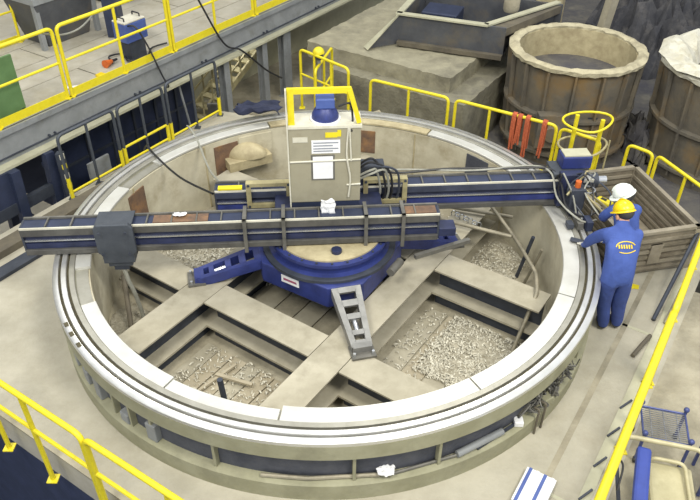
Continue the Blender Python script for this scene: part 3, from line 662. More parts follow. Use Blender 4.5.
# packed white and blue box in front
bt = thing('carton', 'white and blue carton lying on the floor at the bottom edge', 'carton', (1.93, -3.02, 0), R(-32))
mk(MB().box(-.14, .14, -.2, .2, 0, .07), 'body', m_white, bt, local=True)
for k in range(4): mk(MB().box(-.12+.07*k, -.09+.07*k, -.2, .2, .07, .078), 'ridge', m_bluebox if k % 2 == 0 else m_white, bt, local=True)
tag(mk(MB().prism([(0, 0), (.12, -.02), (.15, .05), (.04, .1)], M.Translation((3.68, -.12, .001)), .006), 'yellow_scrap', m_yel), 'small yellow scrap on the floor behind the workers', 'scrap')
# ================================================================ CRATE
cx = thing('steel_crate', 'open rusty steel crate with ribbed walls behind the two workers', 'crate', (3.86, .90, 0), R(-77))
# local x = long side (1.40), local y = +right.. width 1.0
LX, LY, HZ = .72, .50, .62
def cr(mb, n, m_, **k): return mk(mb, n, m_, cx, local=True, **k)
cr(MB().box(-LX, LX, -LY, LY, .03, .06), 'bottom', m_crate)
for s in (-1, 1):
    wl_ = cr(MB().box(-LX, LX, s*LY-.012, s*LY+.012, .03, HZ), 'long_wall', m_crate)
    for k in range(6): mk(MB().box(-LX+.02, LX-.02, s*LY-.035, s*LY+.035, .08+.085*k, .12+.085*k), 'rib', m_crated if k % 2 else m_crate, wl_, local=True)
    mk(MB().box(-LX-.03, LX+.03, s*LY-.03, s*LY+.03, HZ, HZ+.04), 'rim', m_crated, wl_, local=True)
    ew = cr(MB().box(s*LX-.012, s*LX+.012, -LY, LY, .03, HZ), 'end_wall', m_crate)
    for k in range(6): mk(MB().box(s*LX-.035, s*LX+.035, -LY+.02, LY-.02, .08+.085*k, .12+.085*k), 'rib', m_crated if k % 2 else m_crate, ew, local=True)
    mk(MB().box(s*LX-.03, s*LX+.03, -LY-.03, LY+.03, HZ, HZ+.04), 'rim', m_crated, ew, local=True)
    mk(MB().box(s*LX+s*.03-.02, s*LX+s*.03+.02, -.10, .06, .18, .46), 'hinge_plate', m_crated, ew, local=True)
for sx in (-1, 1):
    for sy in (-1, 1): cr(MB().box(sx*LX-.04, sx*LX+.04, sy*LY-.04, sy*LY+.04, 0, HZ), 'corner_post', m_crated)
# leaning pipes at right
for k, (p, q, l, m_) in enumerate([((3.78, -.72, .03), (4.62, .42, .62), 'dark pipe leaning on the right handrail, inner one', m_dark), ((3.90, -.78, .03), (4.66, .28, .58), 'grey pipe leaning on the right handrail, outer one', m_pipe),
        ((3.36, -1.30, .03), (3.66, -.98, .03), 'short brown rod on the floor by the right handrail', m_brown)]):
    tag(mk(MB().tube([p, q], .024, 10), 'leaning_pipe', m_, smooth=True), l, 'pipe')
# ================================================================ SLINGS, LADDER CAGE
ps, pq = V((1.80, 2.92, 1.05)), V((3.12, 2.12, 1.05))
for k, (s, ln) in enumerate([(.60, .60), (.655, .45), (.73, .70), (.89, .56)]):
    c0 = ps.lerp(pq, s); d = (pq-ps).normalized(); nrm = V((-d.y, d.x, 0)); mb = MB(); rr = random.Random(k)
    for j in range(3):
        off = d*(j-1)*.020
        pts = [c0+off-nrm*.035+V((rr.uniform(-.02, .02), 0, -ln*(.8+.2*rr.random()))), c0+off-nrm*.04+V((0, 0, -ln*.4)), c0+off-nrm*.035+V((0, 0, -.01)), c0+off+V((0, 0, .03)), c0+off+nrm*.035+V((0, 0, -.02)), c0+off+nrm*.04+V((rr.uniform(-.02, .02), 0, -ln*.7))]
        mb.tube(smooth_path(pts, 5), .014, 6)
    tag(mk(mb, 'lifting_sling', m_sling, smooth=True), ['orange lifting sling hung on the rear handrail, first from the left', 'thin faded orange sling between two brighter ones on the rear handrail', 'brightest orange sling, third on the rear handrail', 'separate orange sling nearest the end of the rear handrail'][k], 'sling', 'orange slings on the rear handrail')
lc = thing('safety_cage', 'yellow hooped safety cage standing behind the right tool head', 'cage', (3.42, 1.78, 0))
def loop(z, rx, ry, cxx=3.40, cy=1.72, w_=.05):
    return [(cxx+rx*math.cos(t)+w_*math.sin(2*t), cy+ry*math.sin(t), z+.03*math.sin(t+1)) for t in [i*2*math.pi/24 for i in range(24)]]
for z in (1.32, .96): mk(MB().tube(loop(z, .31, .26), .016, 8, True), 'hoop', m_frame if z < 1 else m_yel, lc, smooth=True)
for x, y in ((3.26, 1.80), (3.56, 1.66)): mk(MB().tube([(x, y, 0), (x, y, 1.38)], .03, 8), 'post', m_yel, lc, smooth=True)
mk(MB().tube([(3.70, 1.62, 0), (3.70, 1.62, 1.1)], .012, 8), 'thin_post', m_frame, lc, smooth=True)
t = thing('pendant_control', 'yellow pendant control box hanging beside the white helmet', 'control', (3.27, .27, .98), R(-50))
mk(MB().box(-.10, .10, -.05, .05, 0, .06), 'case', m_yel, t, local=True, bev=.02)
mk(MB().box(-.05, .02, -.02, .02, .06, .066), 'button_panel', m_black, t, local=True)
mk(MB().tube(smooth_path([(-.09, 0, .03), (-.18, .03, .10), (-.24, .10, .12)]), .012, 6), 'cord', m_black, t, local=True, smooth=True)
# ================================================================ LADLES, TROUGH, BACKGROUND
def ladle(c, rr_, z0, z1, label, crust=False):
    t = thing('casting_ladle', label, 'ladle', (c[0], c[1], z0))
    H = z1-z0; rb = rr_*.93; N_ = 56
    wall = [(rb-.06, .06), (rb, .0), (rb+.02, .1), (rr_-.02, H-.02), (rr_-.09, H-.02), (rb-.08, .10)]
    mk(MB().lathe(wall, N_, c=(c[0], c[1], z0)), 'shell', m_ladle, t, smooth=True)
    mk(MB().lathe([(0, .0), (rb-.05, .0), (rb-.05, H*.72), (0, H*.74)], 40, c=(c[0], c[1], z0), closed_prof=True), 'residue', m_rear, t, smooth=True)
    mk(MB().lathe([(rr_-.10, H-.04), (rr_+.06, H-.04), (rr_+.07, H+.02), (rr_-.02, H+.05), (rr_-.11, H+.02)], 72, c=(c[0], c[1], z0), jit=.013), 'rim', m_crust if crust else m_ladrim, t)
    mk(MB().lathe([(rb-.045, .3), (rr_-.10, H-.02), (rr_-.115, H-.02), (rb-.065, .3)], N_, c=(c[0], c[1], z0)), 'lining', m_patch, t, smooth=True)
    for hz, ww in ((.50, .06), (.12, .05)):
        mk(MB().lathe([(rb-.0, H*hz), (rb+ww+.06, H*hz), (rb+ww+.06, H*hz+.05), (rb, H*hz+.08)], N_, c=(c[0], c[1], z0)), 'band', m_ladle, t, smooth=True)
    for k in range(16):
        an = k*2*math.pi/16+.15; d = V((math.cos(an), math.sin(an), 0)); o_ = V((c[0], c[1], z0))
        mk(MB().bar(o_+d*(rb+.035)+V((0, 0, .1)), o_+d*(rr_+.03)+V((0, 0, H-.06)), .035, .07, d), 'rib', m_ladle, t)
    return t
l1 = ladle((4.16, 5.12), 1.10, -.8, 1.0, 'big round rusty casting ladle with a pale crusted rim')
mk(MB().cyl((3.66, 4.02, -.05), (3.62, 3.88, -.05), .16, .13, 20), 'trunnion', m_ladle, l1, smooth=True)
mk(MB().box(3.40, 3.90, 4.0, 4.2, -.35, .25), 'trunnion_plate', m_ladle, l1)
rr = random.Random(3); mb = MB()
for k in range(14):
    an = rr.uniform(2.6, 5.2); r_ = rr.uniform(.75, .98); p = V((4.16+r_*math.cos(an), 5.12+r_*math.sin(an), .02))
    mb.add([p+V((rr.uniform(-.12, .12), rr.uniform(-.12, .12), rr.uniform(0, .22))) for _ in range(4)]+[p+V((0, 0, -.2))], [(0, 1, 2), (0, 2, 3), (0, 3, 4), (0, 1, 4), (1, 2, 4), (2, 3, 4)])
mk(mb, 'slag_shards', m_dark, l1, kind='stuff')
l2 = ladle((6.72, 4.35), 1.25, -.8, 1.05, 'second casting ladle with thick white crust, cut off by the right edge', True)
rr = random.Random(8); mb = MB(); P = []; n_ = 40; m2 = 6
for i in range(n_):
    t = i*2*math.pi/n_
    for j in range(m2):
        r_ = 1.34-.13*j; z = 1.12+.16*math.sin(j/(m2-1)*math.pi)-.05*j+rr.uniform(-.05, .05)
        P.append((6.72+(r_+rr.uniform(-.03, .03))*math.cos(t), 4.35+(r_+rr.uniform(-.03, .03))*math.sin(t), z))
mb.add(P, [(i*m2+j, ((i+1) % n_)*m2+j, ((i+1) % n_)*m2+j+1, i*m2+j+1) for i in range(n_) for j in range(m2-1)])
mk(mb, 'crust', m_crust, l2)
# trough
TA = R(-20.6)
tr = thing('steel_trough', 'long grey steel trough with folded rim on the foundation block', 'trough', (1.12, 6.25, .61), TA)
def tl(mb, n, m_, **k): return mk(mb, n, m_, tr, local=True, **k)
tl(MB().box(0, 1.98, 0, .05, 0, .56), 'front_wall', m_trough); tl(MB().box(.05, 1.98, .05, 1.7, 0, .04), 'bottom', m_trough)
tl(MB().box(0, .05, .05, 1.7, 0, .56), 'end_wall', m_trough); tl(MB().box(0, 2.75, 1.65, 1.7, 0, .56), 'rear_wall', m_trough)
tl(MB().bar((1.62, .02, .30), (2.6, 1.65, .30), .05, .50), 'cross_wall', m_trough)
tl(MB().bar((-.05, .0, .575), (1.66, .0, .575), .13, .03), 'rim', m_gryl); tl(MB().bar((1.62, .0, .575), (2.65, 1.75, .575), .12, .03), 'rim', m_gryl); tl(MB().bar((0.0, -.02, .575), (-.02, 1.75, .575), .12, .03), 'rim', m_gryl)
tl(MB().add([(0, -.05, .585), (0, .05, .585), (-.42, -.52, .0), (-.55, -.38, .0), (0, -.05, .53), (0, .05, .53), (-.42, -.52, -.005), (-.55, -.38, -.005)], [(0, 1, 3, 2), (4, 6, 7, 5), (0, 2, 6, 4), (1, 5, 7, 3), (2, 3, 7, 6), (0, 4, 5, 1)]), 'sloped_lip', m_gryl)
tl(MB().add([(0, 0, .55), (-.45, -.45, .0), (0, 0, .0), (0, .03, .55), (-.43, -.42, .0), (0, .03, .0)], [(0, 1, 2), (3, 5, 4), (0, 3, 4, 1), (1, 4, 5, 2), (0, 2, 5, 3)]), 'gusset', m_trough)
tl(MB().add([(1.70, .05, .54), (1.98, .05, .54), (2.75, 1.7, .54), (2.68, 1.7, .54), (1.70, .05, .40), (1.98, .05, .40), (2.75, 1.7, .40), (2.68, 1.7, .40)], [(0, 1, 2, 3), (7, 6, 5, 4), (0, 4, 5, 1), (1, 5, 6, 2), (2, 6, 7, 3), (3, 7, 4, 0)]), 'brown_cover', m_brown); tl(MB().box(0, 1.98, -.10, .0, 0, .08), 'sill', m_brown)
tag(mk(MB().box(-.35, .35, -.3, .3, 0, .4, M.Translation((2.0, 6.9, .655)) @ M.Rotation(TA, 4, 'Z')), 'dark_crate', m_navy, bev=.02), 'dark box standing inside the trough at the top edge', 'box')
tag(mk(MB().lathe([(0, 0), (.13, 0), (.15, .05), (.15, .3), (.11, .36), (0, .36)], 20, c=(3.22, 6.50, 1.155)), 'small_drum', m_conc2, smooth=True), 'small pale drum on the brown cover at the top edge', 'drum')
# pale post, beam, rock heap, far steel
tag(mk(MB().box(-.26, .26, -.2, .2, 0, 2.4, M.Translation((4.28, 7.75, -.8)) @ M.Rotation(R(-25), 4, 'Z')), 'pale_pillar', m_patch, bev=.03), 'pale square pillar standing behind the big ladle', 'pillar')
tag(mk(MB().bar((5.28, 7.6, -.8), (5.62, 7.75, 1.9), .18, .18), 'leaning_post', m_conc2), 'pale post leaning behind the big ladle', 'post')
tag(mk(MB().box(-.8, .8, -.4, .4, 0, .35, M.Translation((5.2, 8.5, -.8)) @ M.Rotation(R(-25), 4, 'Z')), 'dark_step', m_dark), 'dark steel step behind the leaning post', 'step')
def rocks(name, c, rx, ry, h, label, seed, mt, n=22):
    rr = random.Random(seed); mb = MB(); P = []
    for i in range(n+1):
        for j in range(n+1):
            x = i/n*2-1; y = j/n*2-1; e = max(0, 1-(x*x+y*y))
            P.append((c[0]+x*rx+rr.uniform(-.06, .06), c[1]+y*ry+rr.uniform(-.06, .06), c[2]+h*e**.6*(rr.uniform(.6, 1.15))))
    mb.add(P, [(i*(n+1)+j, (i+1)*(n+1)+j, (i+1)*(n+1)+j+1, i*(n+1)+j+1) for i in range(n) for j in range(n)])
    return tag(mk(mb, name, mt), label, 'heap', kind='stuff')
rocks('slag_heap', (7.2, 9.6, -.8), 1.5, 1.7, 1.7, 'dark grey slag heap in the back between the ladles', 2, m_rock)
rocks('rubble_heap', (5.44, 4.75, -.8), .20, .5, .7, 'pale rubble lying between the two ladles', 5, m_rear, 16)
tag(mk(MB().lathe([(0, 0), (.75, 0), (.78, 1.6), (.70, 1.6), (.66, .2), (0, .2)], 40, c=(9.4, 7.6, -.8)), 'far_vessel', m_ladle, smooth=True), 'dark cylindrical vessel at the top right corner', 'vessel')
rocks('rubble_heap', (.75, 4.15, -.05), .35, .22, .16, 'small rubbish heap with wood scraps behind the rear handrail', 9, m_rust, 10)
tag(mk(MB().bar((.3, 4.1, .1), (.75, 4.25, .18), .12, .03), 'wood_scrap', m_wood), 'wood scrap lying on the rubbish heap behind the rear handrail', 'wood')
# ================================================================ UNDER THE GALLERY
struct(mk(MB().box(.0, 3.05, -5.35, -5.2, -2.6, .92, FE), 'wall_left', m_navy, base=False), 'dark blue panelled wall under the gallery')
wlft = bpy.data.objects['wall_left']
for k in range(6): mk(MB().box(.1+k*.5, .14+k*.5, -5.2, -5.16, -2.6, .9, FE), 'panel_batten', m_dark, wlft)
for z in (-.9, -.2, .4): mk(MB().box(0, 3.05, -5.2, -5.17, z, z+.04, FE), 'panel_rail', m_dark, wlft)
struct(mk(MB().box(-8, 0, -12, -4.6, -1.2, -1.0, FE), 'floor_bay', m_conc, base=False), 'tan bay floor under the gallery at far left')
struct(mk(MB().box(3.0, 12, -9, -3.3, -1.1, -.8, FE), 'floor_landing', m_conc2, base=False), 'brown landing behind the ring under the gallery')
struct(mk(MB().box(3.1, 12, -6.1, -5.95, -.8, .92, FE), 'wall_back', m_gryl, base=False), 'grey wall beyond the landing')
for a, l in ((3.45, 'grey steel column under the gallery, left of three'), (4.55, 'grey steel column under the gallery, middle of three'), (5.25, 'broad grey column under the gallery, nearest the concrete block')):
    w_ = .07 if a < 5 else .11
    t = thing('steel_column', l, 'column', E(a, -4.72, -.8))
    mk(MB().box(a-w_, a+w_, -4.80, -4.785, -.8, .60, FE), 'flange', m_gry, t); mk(MB().box(a-w_, a+w_, -4.655, -4.64, -.8, .60, FE), 'flange', m_gry, t); mk(MB().box(a-.01, a+.01, -4.785, -4.655, -.8, .60, FE), 'web', m_gry, t)
    mk(MB().box(a-w_-.03, a+w_+.03, -4.83, -4.61, -.8, -.785, FE), 'base_plate', m_gry, t)
# yellow stair
t = thing('steel_stair', 'faded yellow open steel stair between the grey columns', 'stair', E(3.6, -5.2, -.8))
for b in (-5.6, -5.1):
    mk(MB().bar(E(3.15, b, -.72), E(5.0, b, .25), .04, .12), 'stringer', m_frame, t)
    for k in range(7): mk(MB().bar(E(3.2+.28*k, b, -.70+.145*k), E(3.2+.28*k, b, min(.86, -.05+.145*k)), .03, .03), 'baluster', m_frame, t)
    for dz in (.3, .6): mk(MB().bar(E(3.2, b, -.70+dz), E(4.9, b, .18+dz), .03, .03), 'stair_rail', m_frame, t)
for k in range(8): mk(MB().box(3.2+.22*k, 3.40+.22*k, -5.6, -5.1, -.66+.115*k, -.63+.115*k, FE), 'tread', m_frame, t)
# dark steel frames on the far left
t = thing('steel_trestle', 'dark steel trestle below the gallery at the far left, behind the arm end', 'frame', E(-1.2, -4.6, -1.0))
for a, b in ((-.55, -4.55), (-1.15, -4.5), (-1.75, -4.55), (-.9, -5.3), (-1.6, -5.3)): mk(MB().bar(E(a, b, -1.0), E(a+.06, b, .60), .14, .12, E2), 'post', m_navy, t)
mk(MB().box(-1.75, -.55, -4.58, -4.50, -.05, .12, FE), 'cross_beam', m_dark, t); mk(MB().box(-1.75, -.55, -5.32, -5.24, .20, .40, FE), 'cross_beam', m_navy, t)
mk(MB().box(-1.7, -1.15, -4.60, -4.52, .12, .60, FE), 'side_plate', m_navy, t); mk(MB().bar(E(-.55, -4.55, -.9), E(-1.15, -4.5, .0), .10, .06), 'brace', m_dark, t); mk(MB().bar(E(-.55, -4.6, .4), E(.05, -4.95, .5), .08, .08), 'strut', m_navy, t)
mk(MB().bar(E(-1.15, -4.45, -.9), E(-1.75, -4.5, .0), .10, .06), 'brace', m_dark, t)
bl = bpy.data.lights.new('bay_lamp', 'AREA'); bl.energy = 45; bl.size = .6; blo = bpy.data.objects.new('bay_lamp', bl); COL.objects.link(blo); blo.location = E(-1.2, -7.2, .85)  # added unseen fill light, brightens the bay under the gallery
bl2 = bpy.data.lights.new('landing_lamp', 'AREA'); bl2.energy = 11; bl2.size = .5; blo2 = bpy.data.objects.new('landing_lamp', bl2); COL.objects.link(blo2); blo2.location = E(4.4, -5.4, .86)  # second added fill, no visible source, lifts the landing and stair
t = thing('striped_bollard', 'dark post with black and yellow stripes at the corner of the shaded handrail', 'post', E(-.52, -4.35, -1.0))
mk(MB().bar(E(-.40, -4.40, -1.0), E(-.40, -4.40, .59), .10, .10), 'post', m_dark, t)
for k in range(6): mk(MB().bar(E(-.40, -4.36, -.3+.16*k), E(-.40, -4.36, -.22+.16*k), .06, .05), 'stripe', m_cabl if k % 2 else m_yel, t)
tag(mk(MB().box(.05, .45, -4.50, -4.46, -2.6, .15, FE), 'sheet_metal', m_gry), 'light grey panel standing behind the shaded handrail', 'panel')
tag(mk(MB().box(-.13, .13, -.02, .02, 0, .34, M.Translation(E(2.85, -4.45, -.8)+V((0, 0, .55))) @ M.Rotation(R(12), 4, 'X')), 'grey_plate', m_armg, bev=.03), 'small grey plate leaning at the end of the dark wall', 'plate')
tag(mk(MB().tube([E(2.35, -4.5, -.8), E(2.3, -4.7, .55)], .02, 8), 'leaning_tube', m_gry), 'grey tube leaning on the dark wall under the gallery', 'tube')
# small lamp / pendant behind cabinet
t = thing('warning_lamp', 'yellow capped warning lamp on a post above the cabinet', 'lamp', (-.62, 4.35, 0))
mk(MB().tube([(-.30, 4.55, 0), (-.30, 4.55, 1.0)], .03, 8), 'post', m_gry, t); mk(MB().lathe([(0, 1.0), (.07, 1.0), (.07, 1.1), (0, 1.1)], 16, c=(-.30, 4.55, 0)), 'base', m_dark, t); mk(MB().ball((-.30, 4.55, 1.1), .10, .10, .10, 16, 8, None, 0, math.pi/2), 'cap', m_yel, t, smooth=True)
# ================================================================ ON THE GALLERY
GD = 1.103
gm = MB()
t = thing('grey_hopper', 'grey steel hopper machine on the gallery behind the handrail', 'machine', E(1.75, -6.9, GD), math.atan2(E1.y, E1.x))
def gl_(mb, n, m_, p=None, **k): return mk(mb, n, m_, p or t, local=True, **k)
gl_(MB().add([(-.42, -.30, 0), (.42, -.30, 0), (.42, .30, 0), (-.42, .30, 0), (-.60, -.42, .75), (.60, -.42, .75), (.60, .42, .75), (-.60, .42, .75)], [(3, 2, 1, 0), (4, 5, 6, 7), (0, 1, 5, 4), (1, 2, 6, 5), (2, 3, 7, 6), (3, 0, 4, 7)]), 'hopper_body', m_trough, bev=.01)
gl_(MB().box(-.62, .62, -.44, .44, .75, .85), 'top_frame', m_gry); gl_(MB().box(-.60, -.52, -.40, -.32, 0, .75), 'leg', m_gry); gl_(MB().box(.52, .60, -.40, -.32, 0, .75), 'leg', m_gry)
gl_(MB().box(.0, .35, -.3, .3, .85, 1.2), 'ochre_box', m_ochre, bev=.02)
tag(mk(MB().box(-.12, .12, -.15, .15, 0, 1.4, M.Translation(E(2.35, -6.1, GD))), 'dark_pillar', m_navy, bev=.01), 'dark blue pillar right of the grey hopper on the gallery', 'pillar')
tag(mk(MB().box(-.6, .6, -.35, .35, 0, .9, M.Translation(E(4.0, -7.6, GD)) @ M.Rotation(math.atan2(E1.y, E1.x), 4, 'Z')), 'dark_machine', m_dark, bev=.03), 'dark machine block at the top edge of the gallery', 'machine')
t = thing('welding_unit', 'blue welding unit with pale top on a dark stand, on the gallery', 'welder', E(1.84, -5.12, GD), math.atan2(E1.y, E1.x))
gl_(MB().box(-.16, .16, -.12, .12, 0, .30), 'stand', m_dark, bev=.01); b_ = gl_(MB().box(-.22, .22, -.15, .15, .30, .60), 'case', m_bluebox, bev=.015)
gl_(MB().box(-.215, .215, -.145, .145, .60, .63), 'lid', m_cabl, b_, bev=.01)
for y in (-.16, .16): gl_(MB().tube(arc([(y, -.08, .63), (y, -.08, .68), (y, .08, .68), (y, .08, .63)], .02, 3), .012, 6), 'handle', m_black, b_)
gb_ = thing('green_board', 'green board standing behind the gallery handrail at far left', 'board', E(-1.2, -4.95, GD))
mk(MB().box(-2.2, -.38, -4.97, -4.93, GD, GD+.82, FE), 'panel', m_green, gb_); mk(MB().box(-2.2, -2.15, -5.2, -4.93, GD, GD+.05, FE), 'foot', m_dark, gb_); mk(MB().box(-.45, -.40, -5.2, -4.93, GD, GD+.05, FE), 'foot', m_dark, gb_)
t = thing('orange_torch', 'orange hand lamp lying on the gallery deck', 'lamp', E(1.25, -5.15, GD), math.atan2(E1.y, E1.x))
gl_(MB().lathe([(0, 0), (.06, .0), (.075, .10), (.05, .12), (0, .12)], 16).__class__().cyl((0, 0, .06), (.16, .03, .05), .065, .03, 14), 'shade', m_orange, smooth=True); gl_(MB().cyl((.16, .03, .05), (.28, .05, .04), .025, .02, 10), 'handle', m_black, smooth=True)
tag(mk(MB().box(-.2, .2, -.03, .03, 0, .012, M.Translation(E(.55, -4.95, GD)) @ M.Rotation(R(20), 4, 'Z')), 'paper_strip', m_white), 'white paper strip on the gallery deck by the handrail', 'paper')
tag(mk(MB().box(-.06, .06, -.05, .05, 0, .03, M.Translation(E(1.0, -4.98, GD)) @ M.Rotation(R(60), 4, 'Z')), 'yellow_scrap', m_hly), 'small yellow scrap on the gallery deck near the orange lamp', 'scrap')
tag(mk(MB().tube(smooth_path([E(1.4, -5.15, GD+.03), E(1.55, -5.4, GD+.03), E(1.75, -5.3, GD+.03), E(1.6, -5.0, GD+.03), E(1.9, -4.9, GD+.03), E(2.2, -5.1, GD+.03), E(2.5, -5.05, GD+.03)]), .014, 6), 'deck_cable', m_black, smooth=True), 'black cable looped on the gallery deck around the welding unit', 'cable')
tag(mk(MB().tube(smooth_path([E(1.66, -5.05, GD+.55), E(1.72, -4.86, GD+.58), E(1.80, -4.74, GD+.30), E(1.90, -4.60, .85), E(1.95, -4.56, .68), E(1.97, -4.72, .62)]), .015, 6), 'hanging_cable', m_black, smooth=True), 'black cable hanging from the welding unit over the gallery beam', 'cable')
tag(mk(MB().tube(smooth_path([E(2.55, -5.0, GD+.95), E(2.75, -4.85, GD+1.03), E(2.95, -4.76, GD+.85), E(3.4, -4.62, .95), E(3.8, -4.56, .68), E(4.4, -4.5, .1), E(4.9, -4.55, -.25)]), .017, 6), 'hanging_cable', m_black, smooth=True), 'black cable dropping from the gallery handrail toward the grey columns', 'cable')
tag(mk(MB().tube(smooth_path([E(.05, -4.84, GD+1.0), E(.4, -4.86, GD+.86), E(.75, -4.86, GD+.86), E(1.1, -4.85, GD+1.03)]), .013, 6), 'grey_rope', m_hoseg, smooth=True), 'grey rope slung between the gallery handrail posts', 'rope')
t = railing(E(-.3, -7.2), E(1.2, -7.2), GD, 1.0, 'yellow handrail far behind on the gallery, top left corner', toe=True)
# ================================================================ RIGHT CORNER : TROLLEY, CHAIR
t = thing('wire_trolley', 'blue framed wire shelf trolley beyond the right handrail', 'trolley', (3.20, -2.52, 0), R(-14))
for x, y in ((-.2, -.19), (.2, -.19), (.2, .19), (-.2, .19)):
    gl_(MB().tube([(x, y, .05), (x, y, .42)], .016, 8), 'post', m_cart); gl_(MB().ball((x, y, .42), .028, .028, .028, 10, 6), 'post_cap', m_cart, smooth=True); gl_(MB().cyl((x-.015, y, .03), (x+.015, y, .03), .03, n=12), 'caster', m_black)
fr_ = gl_(MB().tube([(-.2, -.19, .36), (.2, -.19, .36), (.2, .19, .36), (-.2, .19, .36)], .014, 8, True), 'shelf_frame', m_cart)
for k in range(15): gl_(MB().tube([(-.2, -.17+.0243*k, .36), (.2, -.17+.0243*k, .36)], .005, 5), 'wire', m_wire, fr_)
for k in range(3): gl_(MB().tube([(-.12+.12*k, -.19, .355), (-.12+.12*k, .19, .355)], .006, 5), 'wire', m_wire, fr_)
t = thing('blue_chair', 'blue upholstered chair with beige tube frame at the bottom right corner', 'chair', (2.95, -3.12, 0), R(-14))
gl_(MB().box(-.12, .26, -.36, .14, .38, .44), 'seat', m_tubeb, bev=.03)
gl_(MB().bar((-.20, .06, .66), (-.26, -.50, .60), .12, .08), 'arm_pad', m_chair, bev=.025)
gl_(MB().tube(arc([(-.34, .22, .0), (-.34, .22, .60), (.30, .22, .60), (.34, .10, .58), (.30, -.5, .55), (.30, -.5, 0)], .10, 5), .022, 10), 'frame', m_tubeb, smooth=True)
gl_(MB().tube(arc([(-.1, .12, .0), (-.1, .12, .50), (.18, .12, .50), (.20, -.48, .46), (.20, -.48, 0)], .07, 5), .018, 10), 'inner_frame', m_tubeb, smooth=True)
gl_(MB().tube([(-.34, .22, .3), (-.34, -.5, .3), (-.34, -.5, 0)], .018, 8), 'leg', m_dark)
gl_(MB().tube(smooth_path([(-.36, .12, .62), (-.42, .0, .6), (-.36, -.10, .58), (-.4, -.3, .5)]), .010, 6), 'cable', m_black, smooth=True)
t = thing('grey_grate_stool', 'grey slatted stool with blue edge in the bottom right corner', 'stool', (3.62, -2.86, 0), R(-14))
for k in range(9): gl_(MB().box(-.16+.036*k, -.13+.036*k, -.18, .16, .30, .32), 'slat', m_wire)
gl_(MB().box(-.17, .17, -.22, -.18, .26, .33), 'edge_bar', m_cart); gl_(MB().box(-.17, .17, -.29, -.25, .22, .29), 'edge_bar', m_cart)
for x in (-.15, .15):
    for y in (-.2, .14): gl_(MB().box(x-.012, x+.012, y-.012, y+.012, 0, .30), 'leg', m_cart)
for x in (-.15, .15): gl_(MB().box(x-.012, x+.012, -.27, .14, .24, .30), 'side_bar', m_cart)
# ================================================================ PEOPLE
def skin_body(name, J, Ed, root):
    me = bpy.data.meshes.new('tmp'); names = list(J); idx = {n: i for i, n in enumerate(names)}
    me.from_pydata([J[n][0] for n in names], [(idx[a], idx[b]) for a, b in Ed], [])
    o = bpy.data.objects.new('tmp', me); COL.objects.link(o)
    md = o.modifiers.new('skin', 'SKIN'); md.use_smooth_shade = True; md.branch_smoothing = .6
    sv = me.skin_vertices[0].data
    for n in names: sv[idx[n]].radius = (J[n][1], J[n][1]) if not isinstance(J[n][1], tuple) else J[n][1]
    for v in sv: v.use_root = False
    sv[idx[root]].use_root = True
    s2 = o.modifiers.new('sub', 'SUBSURF'); s2.levels = 2; s2.render_levels = 2
    dg = bpy.context.evaluated_depsgraph_get(); dg.update()
    m2 = bpy.data.meshes.new_from_object(o.evaluated_get(dg)); bpy.data.objects.remove(o); m2.name = name
    return m2
